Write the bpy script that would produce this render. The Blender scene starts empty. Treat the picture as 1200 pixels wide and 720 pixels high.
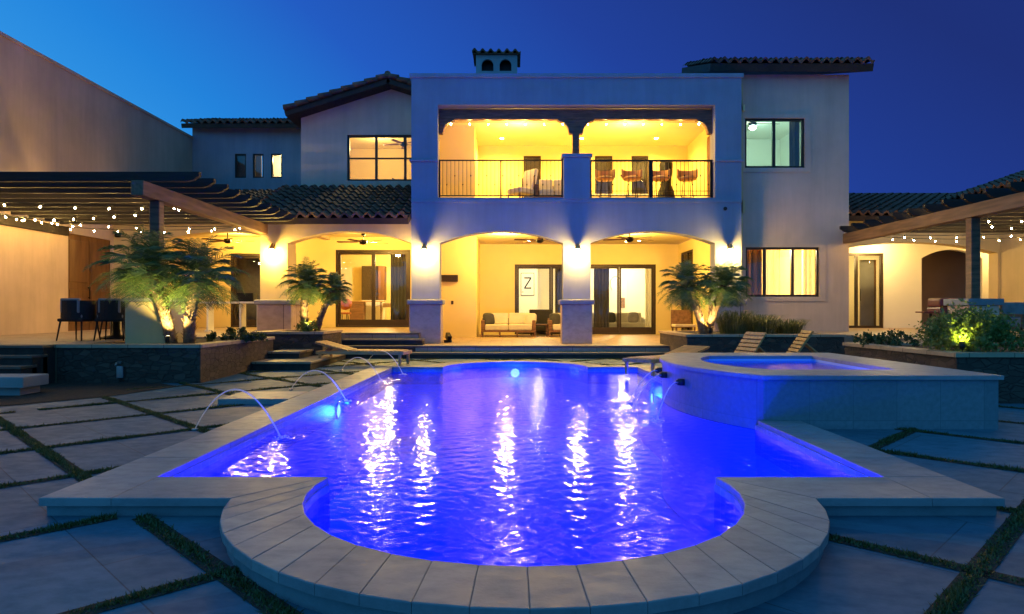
import bpy, bmesh, math, random
from mathutils import Vector, Matrix
from mathutils.geometry import tessellate_polygon
R = math.radians
PI = math.pi
rnd = random.Random(7)
scene = bpy.context.scene
COL = scene.collection

# ------------------------------------------------------------------ helpers
def V(*a): return Vector(a)

class MB:
    """collects shapes and links them as one mesh object"""
    def __init__(s):
        s.bm = bmesh.new()
    def face(s, pts):
        vs = [s.bm.verts.new(p) for p in pts]
        try: return s.bm.faces.new(vs)
        except ValueError: return None
    def merge(s, other, M=None):
        m = bpy.data.meshes.new('tmp'); other.to_mesh(m)
        if M is not None: m.transform(M)
        s.bm.from_mesh(m); bpy.data.meshes.remove(m); other.free()
    def box(s, x0, x1, y0, y1, z0, z1, bev=0.0, seg=1, M=None):
        b = bmesh.new()
        bmesh.ops.create_cube(b, size=1.0)
        for v in b.verts:
            v.co = Vector(((x0+x1)/2+v.co.x*(x1-x0), (y0+y1)/2+v.co.y*(y1-y0), (z0+z1)/2+v.co.z*(z1-z0)))
        if bev > 0:
            bmesh.ops.bevel(b, geom=list(b.edges), offset=bev, segments=seg, profile=0.6, affect='EDGES')
        s.merge(b, M); return s
    def obox(s, c, size, rz=0, rx=0, ry=0, bev=0.0, seg=1):
        M = Matrix.Translation(c) @ Matrix.Rotation(rz,4,'Z') @ Matrix.Rotation(ry,4,'Y') @ Matrix.Rotation(rx,4,'X')
        a,b,c2 = size
        return s.box(-a/2,a/2,-b/2,b/2,-c2/2,c2/2,bev,seg,M)
    def bar(s, p, q, w, h=None, bev=0.0):
        """rectangular bar from p to q"""
        p, q = Vector(p), Vector(q); d = q-p; L = d.length
        h = h or w
        M = Matrix.Translation((p+q)/2) @ d.to_track_quat('Z','Y').to_matrix().to_4x4()
        return s.box(-w/2,w/2,-h/2,h/2,-L/2,L/2,bev,1,M)
    def tube(s, pts, r, n=8, r1=None, caps=True):
        pts = [Vector(p) for p in pts]; N = len(pts)
        rings = []
        up = Vector((0.01,0.02,1))
        for i,p in enumerate(pts):
            a = pts[max(0,i-1)]; b = pts[min(N-1,i+1)]
            t = (b-a).normalized()
            if abs(t.dot(up)) > 0.98: ref = Vector((1,0,0))
            else: ref = up
            x = t.cross(ref).normalized(); y = t.cross(x).normalized()
            rr = r if r1 is None else r+(r1-r)*i/(N-1)
            if callable(r): rr = r(i/(N-1))
            rings.append([s.bm.verts.new(p+x*rr*math.cos(2*PI*k/n)+y*rr*math.sin(2*PI*k/n)) for k in range(n)])
        for i in range(N-1):
            for k in range(n):
                f = s.bm.faces.new((rings[i][k],rings[i][(k+1)%n],rings[i+1][(k+1)%n],rings[i+1][k])); f.smooth = True
        if caps:
            s.bm.faces.new(rings[0]); s.bm.faces.new(rings[-1])
        return s
    def lathe(s, c, prof, n=16, caps=True):
        c = Vector(c); rings = []
        for r,z in prof:
            rings.append([s.bm.verts.new(c+Vector((r*math.cos(2*PI*k/n), r*math.sin(2*PI*k/n), z))) for k in range(n)])
        for i in range(len(rings)-1):
            for k in range(n):
                f = s.bm.faces.new((rings[i][k],rings[i][(k+1)%n],rings[i+1][(k+1)%n],rings[i+1][k])); f.smooth = True
        if caps:
            s.bm.faces.new(rings[0]); s.bm.faces.new(rings[-1])
        return s
    def ball(s, c, r, sub=2, sc=(1,1,1)):
        b = bmesh.new(); bmesh.ops.create_icosphere(b, subdivisions=sub, radius=r)
        for f in b.faces: f.smooth = True
        s.merge(b, Matrix.Translation(c) @ Matrix.Diagonal((*sc,1))); return s
    def prism(s, outer, holes, f, t):
        """outline with holes in (u,v), mapped by f(u,v,w), w from 0 to t"""
        loops = [outer]+list(holes)
        flat = [p for l in loops for p in l]
        tris = tessellate_polygon([[Vector((p[0],p[1],0)) for p in l] for l in loops])
        A = [s.bm.verts.new(f(p[0],p[1],0)) for p in flat]
        B = [s.bm.verts.new(f(p[0],p[1],t)) for p in flat]
        for a,b,c in tris:
            if len({a,b,c}) < 3: continue
            for Q in (A,B):
                try: s.bm.faces.new((Q[a],Q[b],Q[c]))
                except ValueError: pass
        k = 0
        for l in loops:
            n = len(l)
            for i in range(n):
                j = (i+1)%n
                try: s.bm.faces.new((A[k+i],A[k+j],B[k+j],B[k+i]))
                except ValueError: pass
            k += n
        return s
    def build(s, name, mat, parent=None, recalc=True):
        if recalc: bmesh.ops.recalc_face_normals(s.bm, faces=list(s.bm.faces))
        off = Vector((0,0,0)); p = parent
        while p is not None:
            off += p.location; p = p.parent
        if off.length > 0: bmesh.ops.translate(s.bm, verts=list(s.bm.verts), vec=-off)
        me = bpy.data.meshes.new(name); s.bm.to_mesh(me); s.bm.free()
        if mat: me.materials.append(mat)
        o = bpy.data.objects.new(name, me); COL.objects.link(o)
        if parent is not None: o.parent = parent
        return o

def tag(o, label=None, cat=None, group=None, kind=None):
    if label: o['label'] = label
    if cat: o['category'] = cat
    if group: o['group'] = group
    if kind: o['kind'] = kind
    return o
def thing(name, loc, label, cat, group=None, rz=0):
    o = bpy.data.objects.new(name, None); COL.objects.link(o)
    o.empty_display_size = 0.1
    o.location = loc; o.rotation_euler = (0,0,rz)
    return tag(o, label, cat, group)
def copy_tree(o, parent=None):
    c = o.copy(); COL.objects.link(c)
    if parent is not None: c.parent = parent
    for ch in list(o.children): copy_tree(ch, c)
    return c
def put(src, loc, rz, label, group=None):
    c = copy_tree(src); c.location = loc; c.rotation_euler = (0,0,rz); c['label'] = label
    if group: c['group'] = group
    return c
def struct(mb, name, mat):
    return tag(mb.build(name, mat), kind='structure')
def lamp(name, kind, loc, color, energy, radius=0.05, rot=None, **kw):
    l = bpy.data.lights.new(name, kind); l.color = color; l.energy = energy
    if kind in ('POINT','SPOT'): l.shadow_soft_size = radius
    for k,v in kw.items(): setattr(l,k,v)
    o = bpy.data.objects.new(name, l); COL.objects.link(o); o.location = loc
    if rot: o.rotation_euler = rot
    return o
fy = lambda y: (lambda u,v,w: Vector((u, y+w, v)))      # wall in XZ, thickness in +Y
fx = lambda x: (lambda u,v,w: Vector((x+w, u, v)))      # wall in YZ, thickness in +X
fz = lambda z: (lambda u,v,w: Vector((u, v, z+w)))      # slab in XY, thickness in +Z
def rect(a,b,c,d): return [(a,c),(b,c),(b,d),(a,d)]
def arch(x0, x1, zs, zc, n=20):
    """points of a segmental arch from (x1,zs) over the crown to (x0,zs)"""
    w = (x1-x0)/2; h = zc-zs; r = (w*w+h*h)/(2*h); cx = (x0+x1)/2; cz = zc-r
    a = math.asin(w/r)
    return [(cx+r*math.sin(a-2*a*i/n), cz+r*math.cos(a-2*a*i/n)) for i in range(n+1)]

# ------------------------------------------------------------------ materials
class NT:
    def __init__(s, name):
        s.m = bpy.data.materials.new(name); s.m.use_nodes = True
        s.t = s.m.node_tree; s.n = s.t.nodes; s.n.clear()
        s.out = s.n.new('ShaderNodeOutputMaterial')
    def add(s, typ, **kw):
        n = s.n.new(typ)
        for k,v in kw.items():
            if k.startswith('i_'):
                key = k[2:]
                key = int(key) if key.isdigit() else key.replace('_',' ')
                n.inputs[key].default_value = v
            else: setattr(n,k,v)
        return n
    def link(s,a,b): s.t.links.new(a,b)
    def coords(s, scale=(1,1,1), kind='Object', rot=(0,0,0)):
        tc = s.add('ShaderNodeTexCoord'); mp = s.add('ShaderNodeMapping')
        mp.inputs['Scale'].default_value = scale; mp.inputs['Rotation'].default_value = rot
        s.link(tc.outputs[kind], mp.inputs[0]); return mp.outputs[0]
    def noise(s, vec, scale, detail=4, rough=0.55):
        n = s.add('ShaderNodeTexNoise'); n.inputs['Scale'].default_value = scale
        n.inputs['Detail'].default_value = detail; n.inputs['Roughness'].default_value = rough
        s.link(vec, n.inputs['Vector']); return n.outputs['Fac']
    def ramp(s, fac, stops):
        r = s.add('ShaderNodeValToRGB'); e = r.color_ramp.elements
        while len(e) < len(stops): e.new(0.5)
        for i,(p,c) in enumerate(stops):
            e[i].position = p; e[i].color = (*c,1) if len(c)==3 else c
        s.link(fac, r.inputs[0]); return r.outputs[0]
    def mix(s, fac, a, b, mode='MIX'):
        n = s.add('ShaderNodeMix', data_type='RGBA', blend_type=mode)
        for sock, val in ((n.inputs[0],fac),(n.inputs[6],a),(n.inputs[7],b)):
            if hasattr(val,'is_output') or hasattr(val,'links'): s.link(val,sock)
            elif isinstance(val,(int,float)): sock.default_value = val
            else: sock.default_value = (*val,1) if len(val)==3 else val
        return n.outputs[2]
    def bump(s, h, strength=0.2, dist=0.01, normal=None):
        b = s.add('ShaderNodeBump'); b.inputs['Strength'].default_value = strength
        b.inputs['Distance'].default_value = dist; s.link(h,b.inputs['Height'])
        if normal: s.link(normal,b.inputs['Normal'])
        return b.outputs[0]
    def pbr(s, col, rough=0.6, normal=None, metallic=0.0, spec=0.5, trans=None, **kw):
        p = s.add('ShaderNodeBsdfPrincipled')
        if hasattr(col,'links'): s.link(col,p.inputs['Base Color'])
        else: p.inputs['Base Color'].default_value = (*col,1)
        if hasattr(rough,'links'): s.link(rough,p.inputs['Roughness'])
        else: p.inputs['Roughness'].default_value = rough
        p.inputs['Metallic'].default_value = metallic
        p.inputs['Specular IOR Level'].default_value = spec
        if normal: s.link(normal,p.inputs['Normal'])
        s.link(p.outputs[0], s.out.inputs[0]); return p

def scale_c(c,f): return tuple(min(1,x*f) for x in c)
def pm(name, col, rough=0.6, var=0.15, vs=2.0, bump=0.15, bs=60, stretch=(1,1,1), metallic=0.0, spec=0.4, bd=0.006, streak=0.0):
    t = NT(name); c = t.coords(stretch)
    n = t.noise(c, vs, 6)
    colr = t.ramp(n, [(0.3,scale_c(col,1-var)),(0.7,scale_c(col,1+var))])
    if streak > 0:   # rain streaks and dirt patches
        c2 = t.coords((3.0,3.0,0.25)); n2 = t.noise(c2, 1.3, 5, 0.65)
        d = t.ramp(n2, [(0.40,(0,0,0)),(0.75,(streak,streak,streak))])
        colr = t.mix(d, colr, scale_c(col,0.55))
    nb = t.noise(c, bs, 5)
    nr = t.ramp(nb, [(0.3,(rough*0.85,)*3),(0.7,(min(1,rough*1.12),)*3)])
    t.pbr(colr, nr, t.bump(nb, bump, bd), metallic, spec)
    return t.m
def emit(name, col, strength):
    t = NT(name); e = t.add('ShaderNodeEmission'); e.inputs[0].default_value = (*col,1); e.inputs[1].default_value = strength
    t.link(e.outputs[0], t.out.inputs[0]); return t.m
M = {}
M['stucco_pale']  = pm('pale_stucco', (0.29,0.30,0.33), 0.9, 0.10, 1.1, 0.5, 70, streak=0.30)  # cool grey puts blue pool light into the wall colour
M['stucco_tan']   = pm('tan_stucco', (0.60,0.43,0.31), 0.9, 0.12, 0.9, 0.5, 70, streak=0.30)  # browner than the front walls, warm lamp light put into the colour
M['stucco_warm']  = pm('warm_stucco', (0.62,0.47,0.23), 0.9, 0.09, 1.1, 0.45, 70, streak=0.20)
M['plaster_in']   = pm('interior_plaster', (0.76,0.60,0.25), 0.85, 0.03, 1.5, 0.1, 120)
M['plaster_white']= pm('white_interior_plaster', (0.82,0.78,0.66), 0.85, 0.03, 1.5, 0.1, 120)
M['ceiling']      = pm('ceiling_paint', (0.80,0.68,0.36), 0.9, 0.03, 2, 0.1, 100)
M['stucco_shade'] = pm('shaded_brown_stucco', (0.42,0.30,0.22), 0.9, 0.06, 1.5, 0.3, 90)  # stucco darkened to hold the shade of the inner recess
M['bronze']       = pm('bronze_frame', (0.040,0.026,0.016), 0.45, 0.15, 6, 0.05, 80, metallic=0.3)
M['iron']         = pm('black_iron', (0.012,0.011,0.010), 0.5, 0.2, 10, 0.1, 120, metallic=0.5)
M['wood_dark']    = pm('dark_stained_timber', (0.17,0.080,0.038), 0.65, 0.45, 3, 0.4, 14, (1,1,8))
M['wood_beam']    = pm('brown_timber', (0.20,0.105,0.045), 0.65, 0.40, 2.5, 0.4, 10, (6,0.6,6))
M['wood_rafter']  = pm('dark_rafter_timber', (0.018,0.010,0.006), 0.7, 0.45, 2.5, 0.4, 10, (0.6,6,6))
M['wood_door']    = pm('brown_stained_door', (0.17,0.075,0.025), 0.5, 0.30, 2.0, 0.25, 14, (5,5,0.6))
M['teak']         = pm('weathered_teak', (0.52,0.27,0.095), 0.6, 0.30, 3, 0.3, 16, (1,6,6))
M['table_wood']   = pm('light_table_wood', (0.45,0.28,0.12), 0.5, 0.2, 3, 0.2, 16, (1,6,6))
M['brass'] = pm('aged_brass', (0.45,0.28,0.10), 0.4, 0.2, 8, 0.1, 80, metallic=0.7)
M['roof_boards'] = pm('dark_roof_boards', (0.045,0.026,0.016), 0.8, 0.3, 3, 0.3, 20)
M['stool_wood'] = pm('stool_wood', (0.36,0.17,0.055), 0.5, 0.25, 5, 0.2, 30)
M['wicker']       = pm('black_wicker', (0.012,0.010,0.009), 0.7, 0.3, 12, 0.9, 160, bd=0.01)
M['fabric_cream'] = pm('cream_fabric', (0.62,0.54,0.38), 0.95, 0.08, 5, 0.4, 220)
M['fabric_white'] = pm('white_fabric', (0.52,0.47,0.38), 0.95, 0.06, 5, 0.4, 220)
M['fabric_dark']  = pm('charcoal_fabric', (0.045,0.042,0.040), 0.95, 0.3, 8, 0.5, 200)
M['fabric_gray']  = pm('grey_fabric', (0.22,0.20,0.19), 0.95, 0.2, 8, 0.5, 200)
M['fabric_orange']= pm('orange_leather', (0.34,0.10,0.03), 0.5, 0.15, 6, 0.2, 80)
M['curtain_dark'] = pm('dark_curtain', (0.15,0.125,0.115), 0.9, 0.2, 6, 0.3, 150, (4,4,0.3))
M['curtain_pale'] = pm('pale_curtain', (0.74,0.62,0.38), 0.9, 0.10, 4, 0.3, 150, (4,4,0.3))
M['curtain_brown']= pm('brown_curtain', (0.30,0.15,0.06), 0.9, 0.15, 4, 0.3, 150, (4,4,0.3))
M['white_metal']  = pm('white_painted_metal', (0.75,0.73,0.68), 0.5, 0.05, 6, 0.05, 80)
M['steel']        = pm('brushed_steel', (0.35,0.33,0.32), 0.35, 0.15, 8, 0.1, 100, metallic=0.8)
M['red_enamel']   = pm('dark_red_enamel', (0.12,0.018,0.015), 0.35, 0.2, 8, 0.05, 80)
M['soil']         = pm('dark_soil', (0.035,0.022,0.014), 0.95, 0.5, 14, 1.0, 40, bd=0.02)
M['tv_glass']     = pm('dark_window_glass', (0.015,0.018,0.018), 0.12, 0.2, 3, 0.0, 60)
M['concrete']     = pm('grey_concrete', (0.30,0.28,0.26), 0.85, 0.15, 2, 0.3, 50)

def tile_mat():
    t = NT('clay_roof_tile'); g = t.add('ShaderNodeNewGeometry'); c = t.coords()
    n = t.noise(c, 3.5, 6); n2 = t.noise(c, 40, 4)
    col = t.ramp(n, [(0.25,(0.055,0.027,0.017)),(0.5,(0.14,0.066,0.038)),(0.75,(0.23,0.125,0.075))])
    t.pbr(col, 0.8, t.bump(n2,0.4,0.006)); return t.m
M['tile'] = tile_mat()

def stone_mat():
    t = NT('ledger_stone'); c = t.coords((1,1,2.3)); 
    vo = t.add('ShaderNodeTexVoronoi', feature='F1', i_Scale=5.5, i_Randomness=0.9); t.link(c,vo.inputs['Vector'])
    ve = t.add('ShaderNodeTexVoronoi', feature='DISTANCE_TO_EDGE', i_Scale=5.5, i_Randomness=0.9); t.link(c,ve.inputs['Vector'])
    n = t.noise(c, 30, 6)
    cell = t.ramp(vo.outputs['Color'], [(0.1,(0.035,0.020,0.012)),(0.5,(0.062,0.036,0.022)),(0.9,(0.105,0.066,0.042))])
    cell = t.mix(t.ramp(n,[(0.3,(0,0,0)),(0.8,(0.6,)*3)]), cell, (0.10,0.07,0.05))
    edge = t.ramp(ve.outputs['Distance'], [(0.0,(0.15,)*3),(0.05,(1,1,1))])
    col = t.mix(edge, (0.03,0.022,0.017), cell)
    h = t.mix(0.25, edge, n)
    t.pbr(col, 0.85, t.bump(h,0.9,0.03)); return t.m
M['stone'] = stone_mat()

def slab_mat(name, c0, c1, joint=0.0, rough=0.6, rot=0.0, bw=0.9, bh=0.45, bump=0.2):
    t = NT(name); c = t.coords((1,1,1), rot=(0,0,rot)); g = t.add('ShaderNodeNewGeometry')
    n = t.noise(c, 1.1, 7, 0.6); n2 = t.noise(t.coords((2.5,4,4), rot=(0,0,rot)), 2.2, 8, 0.7); nf = t.noise(c, 70, 5)
    col = t.ramp(n, [(0.3,c0),(0.7,c1)])
    col = t.mix(t.ramp(n2,[(0.45,(0,0,0)),(0.72,(0.50,)*3)]), col, scale_c(c0,0.60))
    isl = t.ramp(g.outputs['Random Per Island'], [(0,(0.74,0.74,0.77)),(0.5,(0.95,0.94,0.95)),(1,(1.12,1.06,1.0))])
    col = t.mix(1.0, col, isl, 'MULTIPLY')
    h = nf
    if joint > 0:
        b = t.add('ShaderNodeTexBrick', i_Scale=1.0); b.inputs['Mortar Size'].default_value = joint
        b.inputs['Brick Width'].default_value = bw; b.inputs['Row Height'].default_value = bh
        b.inputs['Mortar Smooth'].default_value = 0.2
        b.inputs['Color1'].default_value = (1,1,1,1); b.inputs['Color2'].default_value = (0.86,0.86,0.86,1); b.inputs['Mortar'].default_value = (0.35,0.33,0.31,1)
        t.link(c,b.inputs['Vector']); col = t.mix(1.0, col, b.outputs['Color'], 'MULTIPLY')
        h = t.mix(0.6, nf, b.outputs['Color'])
    rr = t.ramp(n2, [(0.3,(rough*0.8,)*3),(0.7,(min(1,rough*1.2),)*3)])
    t.pbr(col, rr, t.bump(h,bump,0.006)); return t.m
M['coping'] = slab_mat('travertine_coping', (0.205,0.205,0.210), (0.30,0.29,0.288), rough=0.5)
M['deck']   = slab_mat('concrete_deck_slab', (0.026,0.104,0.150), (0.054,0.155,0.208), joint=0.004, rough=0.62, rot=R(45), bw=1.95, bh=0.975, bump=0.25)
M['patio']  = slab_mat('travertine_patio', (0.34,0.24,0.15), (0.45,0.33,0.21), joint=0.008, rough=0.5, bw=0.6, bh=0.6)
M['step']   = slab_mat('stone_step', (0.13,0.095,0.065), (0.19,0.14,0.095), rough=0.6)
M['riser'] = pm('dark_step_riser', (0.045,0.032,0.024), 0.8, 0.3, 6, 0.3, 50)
M['spa_wall'] = slab_mat('spa_stone_cladding', (0.16,0.19,0.20), (0.22,0.25,0.26), rough=0.6)

def tile_grid(name, c0, c1, sc, mortar, m=0.02, rough=0.25):
    t = NT(name); c = t.coords()
    sx = t.add('ShaderNodeSeparateXYZ'); t.link(c,sx.inputs[0])
    add = t.add('ShaderNodeMath', operation='ADD'); t.link(sx.outputs[0],add.inputs[0]); t.link(sx.outputs[1],add.inputs[1])
    cb = t.add('ShaderNodeCombineXYZ'); t.link(add.outputs[0],cb.inputs[0]); t.link(sx.outputs[2],cb.inputs[1])
    b = t.add('ShaderNodeTexBrick', i_Scale=1.0, offset=0.0); b.inputs['Mortar Size'].default_value = m*sc
    b.inputs['Brick Width'].default_value = sc; b.inputs['Row Height'].default_value = sc
    b.inputs['Color1'].default_value = (*c0,1); b.inputs['Color2'].default_value = (*c1,1); b.inputs['Mortar'].default_value = (*mortar,1)
    t.link(cb.outputs[0],b.inputs['Vector'])
    n = t.noise(c, 20, 3)
    col = t.mix(t.ramp(n,[(0.35,(0,0,0)),(0.75,(0.5,)*3)]), b.outputs['Color'], scale_c(c0,0.6))
    t.pbr(col, rough, t.bump(b.outputs['Color'],0.2,0.003)); return t.m
M['pool_tile'] = tile_grid('pool_waterline_tile', (0.20,0.24,0.34), (0.30,0.34,0.44), 0.15, (0.4,0.4,0.42), 0.03)
M['spa_tile']  = tile_grid('spa_face_tile', (0.15,0.19,0.21), (0.19,0.23,0.25), 0.46, (0.12,0.15,0.165), 0.008, 0.4)

def plaster_pool():
    t = NT('pool_plaster'); c = t.coords(); n = t.noise(c, 1.6, 4); n2 = t.noise(c, 50, 3)
    t.pbr(t.ramp(n,[(0.3,(0.38,0.52,0.78)),(0.7,(0.48,0.62,0.85))]), 0.7, t.bump(n2,0.1,0.004)); return t.m
M['pool'] = plaster_pool()

def water_mat(name, s1=1.0, strength=0.75, tint=(0.14,0.31,1.0)):
    t = NT(name); c = None
    fr = t.add('ShaderNodeFresnel', i_IOR=1.075)
    tr = t.add('ShaderNodeBsdfTransparent'); tr.inputs[0].default_value = (*tint,1)
    gl = t.add('ShaderNodeBsdfGlossy', i_Roughness=0.10); gl.inputs[0].default_value = (1,1,1,1)
    mx = t.add('ShaderNodeMixShader'); t.link(fr.outputs[0],mx.inputs[0]); t.link(tr.outputs[0],mx.inputs[1]); t.link(gl.outputs[0],mx.inputs[2])
    t.link(mx.outputs[0], t.out.inputs[0]); return t.m
M['water'] = water_mat('pool_water')
M['spa_water'] = water_mat('spa_water', 1.6, 0.5)

def glass_mat():
    t = NT('window_glass'); fr = t.add('ShaderNodeFresnel', i_IOR=1.5)
    tr = t.add('ShaderNodeBsdfTransparent'); tr.inputs[0].default_value = (0.93,0.95,0.94,1)
    gl = t.add('ShaderNodeBsdfGlossy', i_Roughness=0.01)
    mx = t.add('ShaderNodeMixShader'); t.link(fr.outputs[0],mx.inputs[0]); t.link(tr.outputs[0],mx.inputs[1]); t.link(gl.outputs[0],mx.inputs[2])
    t.link(mx.outputs[0], t.out.inputs[0]); return t.m
M['glass'] = glass_mat()
def sheer():
    t = NT('pale_curtain_cloth'); c = t.coords((4,4,0.3)); n = t.noise(c, 5, 5)
    col = t.ramp(n, [(0.3,(0.80,0.74,0.60)),(0.7,(0.88,0.83,0.70))])
    d = t.add('ShaderNodeBsdfDiffuse'); t.link(col,d.inputs[0]); tl = t.add('ShaderNodeBsdfTranslucent'); t.link(col,tl.inputs[0])
    mx = t.add('ShaderNodeMixShader', i_0=0.85); t.link(d.outputs[0],mx.inputs[1]); t.link(tl.outputs[0],mx.inputs[2]); t.link(mx.outputs[0],t.out.inputs[0]); return t.m
M['curtain_pale'] = sheer()
def jet_mat():
    t = NT('water_jet'); tr = t.add('ShaderNodeBsdfTransparent'); tr.inputs[0].default_value = (1,1,1,1)
    p = t.add('ShaderNodeBsdfPrincipled'); p.inputs['Base Color'].default_value = (0.9,0.92,0.95,1); p.inputs['Roughness'].default_value = 0.15
    p.inputs['Subsurface Weight'].default_value = 0.0
    tl = t.add('ShaderNodeBsdfTranslucent'); tl.inputs[0].default_value = (0.9,0.92,1,1)
    m1 = t.add('ShaderNodeMixShader', i_0=0.5); t.link(p.outputs[0],m1.inputs[1]); t.link(tl.outputs[0],m1.inputs[2])
    mx = t.add('ShaderNodeMixShader', i_0=0.70); t.link(tr.outputs[0],mx.inputs[1]); t.link(m1.outputs[0],mx.inputs[2])
    t.link(mx.outputs[0], t.out.inputs[0]); return t.m
M['jet'] = jet_mat()
def leaf_mat(name, c0, c1, rough=0.5, transl=0.3):
    t = NT(name); g = t.add('ShaderNodeNewGeometry')
    col = t.ramp(g.outputs['Random Per Island'], [(0.0,c0),(1.0,c1)])
    p = t.add('ShaderNodeBsdfPrincipled'); t.link(col,p.inputs['Base Color']); p.inputs['Roughness'].default_value = rough
    tl = t.add('ShaderNodeBsdfTranslucent'); t.link(col, tl.inputs[0])
    mx = t.add('ShaderNodeMixShader', i_0=transl); t.link(p.outputs[0],mx.inputs[1]); t.link(tl.outputs[0],mx.inputs[2])
    t.link(mx.outputs[0], t.out.inputs[0]); return t.m
M['palm']  = leaf_mat('palm_frond', (0.06,0.115,0.025), (0.16,0.24,0.065))
M['shrub'] = leaf_mat('shrub_leaf', (0.025,0.05,0.014), (0.08,0.12,0.03))
M['lime']  = leaf_mat('bright_shrub_leaf', (0.08,0.13,0.02), (0.19,0.24,0.05))
M['grass'] = leaf_mat('grass_blade', (0.035,0.055,0.012), (0.10,0.13,0.035))
M['reed']  = leaf_mat('ornamental_grass_blade', (0.06,0.08,0.025), (0.16,0.17,0.06))
M['trunk'] = pm('palm_trunk_bark', (0.16,0.10,0.055), 0.9, 0.5, 16, 1.0, 50, bd=0.02)
WARM = (1.0,0.58,0.17); AMBER = (1.0,0.645,0.135); CREAM = (1.0,0.70,0.27); TEAL = (0.50,1.0,0.88); BLUE = (0.003,0.018,1.0)
M['bulb']  = emit('warm_bulb', (1.0,0.66,0.18), 720)
M['downlight'] = emit('downlight_lens', (1.0,0.80,0.45), 260)
M['lantern_bulb'] = emit('lantern_bulb', (1.0,0.78,0.45), 130)
M['cool_bulb'] = emit('cool_bulb', (0.75,1.0,0.95), 40)
M['pool_lens'] = emit('pool_light_lens', (0.70,0.80,1.0), 5)
M['spot_lens'] = emit('garden_spot_lens', (1.0,0.8,0.4), 30)
# ------------------------------------------------------------------ camera, world
cam = bpy.data.cameras.new('camera'); cam.sensor_width = 36; cam.lens = 24.0; cam.shift_y = 5/1200; cam.clip_end = 2000; cam.clip_start = 0.05
co = bpy.data.objects.new('camera', cam); COL.objects.link(co); co.location = (0,0,1.155); co.rotation_euler = (R(90),0,0)
scene.camera = co
w = bpy.data.worlds.new('World'); scene.world = w; w.use_nodes = True
nt = w.node_tree; nt.nodes.clear()
def wn(typ): return nt.nodes.new(typ)
out = wn('ShaderNodeOutputWorld'); bg1 = wn('ShaderNodeBackground'); bg2 = wn('ShaderNodeBackground'); ad = wn('ShaderNodeAddShader')
sky = wn('ShaderNodeTexSky'); sky.sky_type = 'NISHITA'; sky.sun_disc = False; sky.sun_elevation = R(-4); sky.sun_rotation = R(-60)
nt.links.new(sky.outputs[0], bg1.inputs[0]); bg1.inputs[1].default_value = 0.05
tc = wn('ShaderNodeTexCoord'); sx = wn('ShaderNodeSeparateXYZ'); nt.links.new(tc.outputs['Generated'], sx.inputs[0])
def ma(op,a,b,c=None):
    n = wn('ShaderNodeMath'); n.operation = op
    for i,v in enumerate((a,b,c)):
        if v is None: continue
        if isinstance(v,(int,float)): n.inputs[i].default_value = v
        else: nt.links.new(v, n.inputs[i])
    return n.outputs[0]
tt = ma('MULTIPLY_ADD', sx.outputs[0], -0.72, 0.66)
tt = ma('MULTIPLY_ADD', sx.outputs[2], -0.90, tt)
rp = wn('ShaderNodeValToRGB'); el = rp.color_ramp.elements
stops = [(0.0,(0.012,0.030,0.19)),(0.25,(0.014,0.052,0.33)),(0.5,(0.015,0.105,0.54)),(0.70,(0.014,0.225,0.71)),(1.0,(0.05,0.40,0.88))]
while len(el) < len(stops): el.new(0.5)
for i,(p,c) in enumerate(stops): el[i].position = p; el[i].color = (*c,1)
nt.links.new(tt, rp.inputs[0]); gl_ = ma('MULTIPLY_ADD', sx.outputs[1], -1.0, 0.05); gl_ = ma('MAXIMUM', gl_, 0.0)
mxs = wn('ShaderNodeMix'); mxs.data_type = 'RGBA'; mxs.blend_type = 'ADD'; nt.links.new(gl_, mxs.inputs[0]); nt.links.new(rp.outputs[0], mxs.inputs[6]); mxs.inputs[7].default_value = (0.03,0.26,0.48,1)  # teal glow added behind the camera to light deck and facade
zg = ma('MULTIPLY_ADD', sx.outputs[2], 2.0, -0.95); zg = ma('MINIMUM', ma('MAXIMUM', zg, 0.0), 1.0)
mxz = wn('ShaderNodeMix'); mxz.data_type = 'RGBA'; mxz.blend_type = 'ADD'; nt.links.new(zg, mxz.inputs[0]); nt.links.new(mxs.outputs[2], mxz.inputs[6]); mxz.inputs[7].default_value = (0.05,0.26,0.42,1)  # teal overhead glow added above the view to light level surfaces
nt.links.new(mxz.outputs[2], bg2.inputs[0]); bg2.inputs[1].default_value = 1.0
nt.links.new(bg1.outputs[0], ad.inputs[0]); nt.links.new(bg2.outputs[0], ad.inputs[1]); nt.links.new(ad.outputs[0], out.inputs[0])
sun = lamp('sun','SUN',(0,0,30),(0.75,0.85,1.0),0.03,rot=(R(75),0,R(-120)),angle=R(25))

# ------------------------------------------------------------------ pool
def pool_outline(off, n=30):
    """inner edge pushed out by off; returns list of (x,y, tag)"""
    xl, xr, yb = -2.48-off, 2.60+off, 14.15+off
    yf = 4.77-off*1.222; cx, cy, r = 0.07, 4.48, 1.38+off
    dx = math.sqrt(r*r-(yf-cy)**2)
    a0 = math.atan2(yf-cy, -dx); a1 = math.atan2(yf-cy, dx)
    if a0 > 0: a0 -= 2*PI
    if a1 > 0 and a1 > a0+2*PI: a1 -= 2*PI
    pts = []
    if a1 > PI/2: a1 -= 2*PI
    front = [(cx+r*math.cos(a0+(a1-a0)*i/n), cy+r*math.sin(a0+(a1-a0)*i/n)) for i in range(n+1)]
    rb = 1.50+off; db = math.sqrt(rb*rb-off*off) if rb>off else rb
    b0 = math.atan2(off, db); b1 = math.atan2(off, -db)
    if b1 < 0: b1 += 2*PI
    back = [(0.07+rb*math.cos(b0+(b1-b0)*i/n), 14.15+rb*math.sin(b0+(b1-b0)*i/n)) for i in range(n+1)]
    return front, back, (xl,xr,yf,yb)
def outline_loop(off):
    f,b,(xl,xr,yf,yb) = pool_outline(off)
    return [(xl,yf)]+f+[(xr,yf),(xr,yb)]+b+[(xl,yb)]
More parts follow.
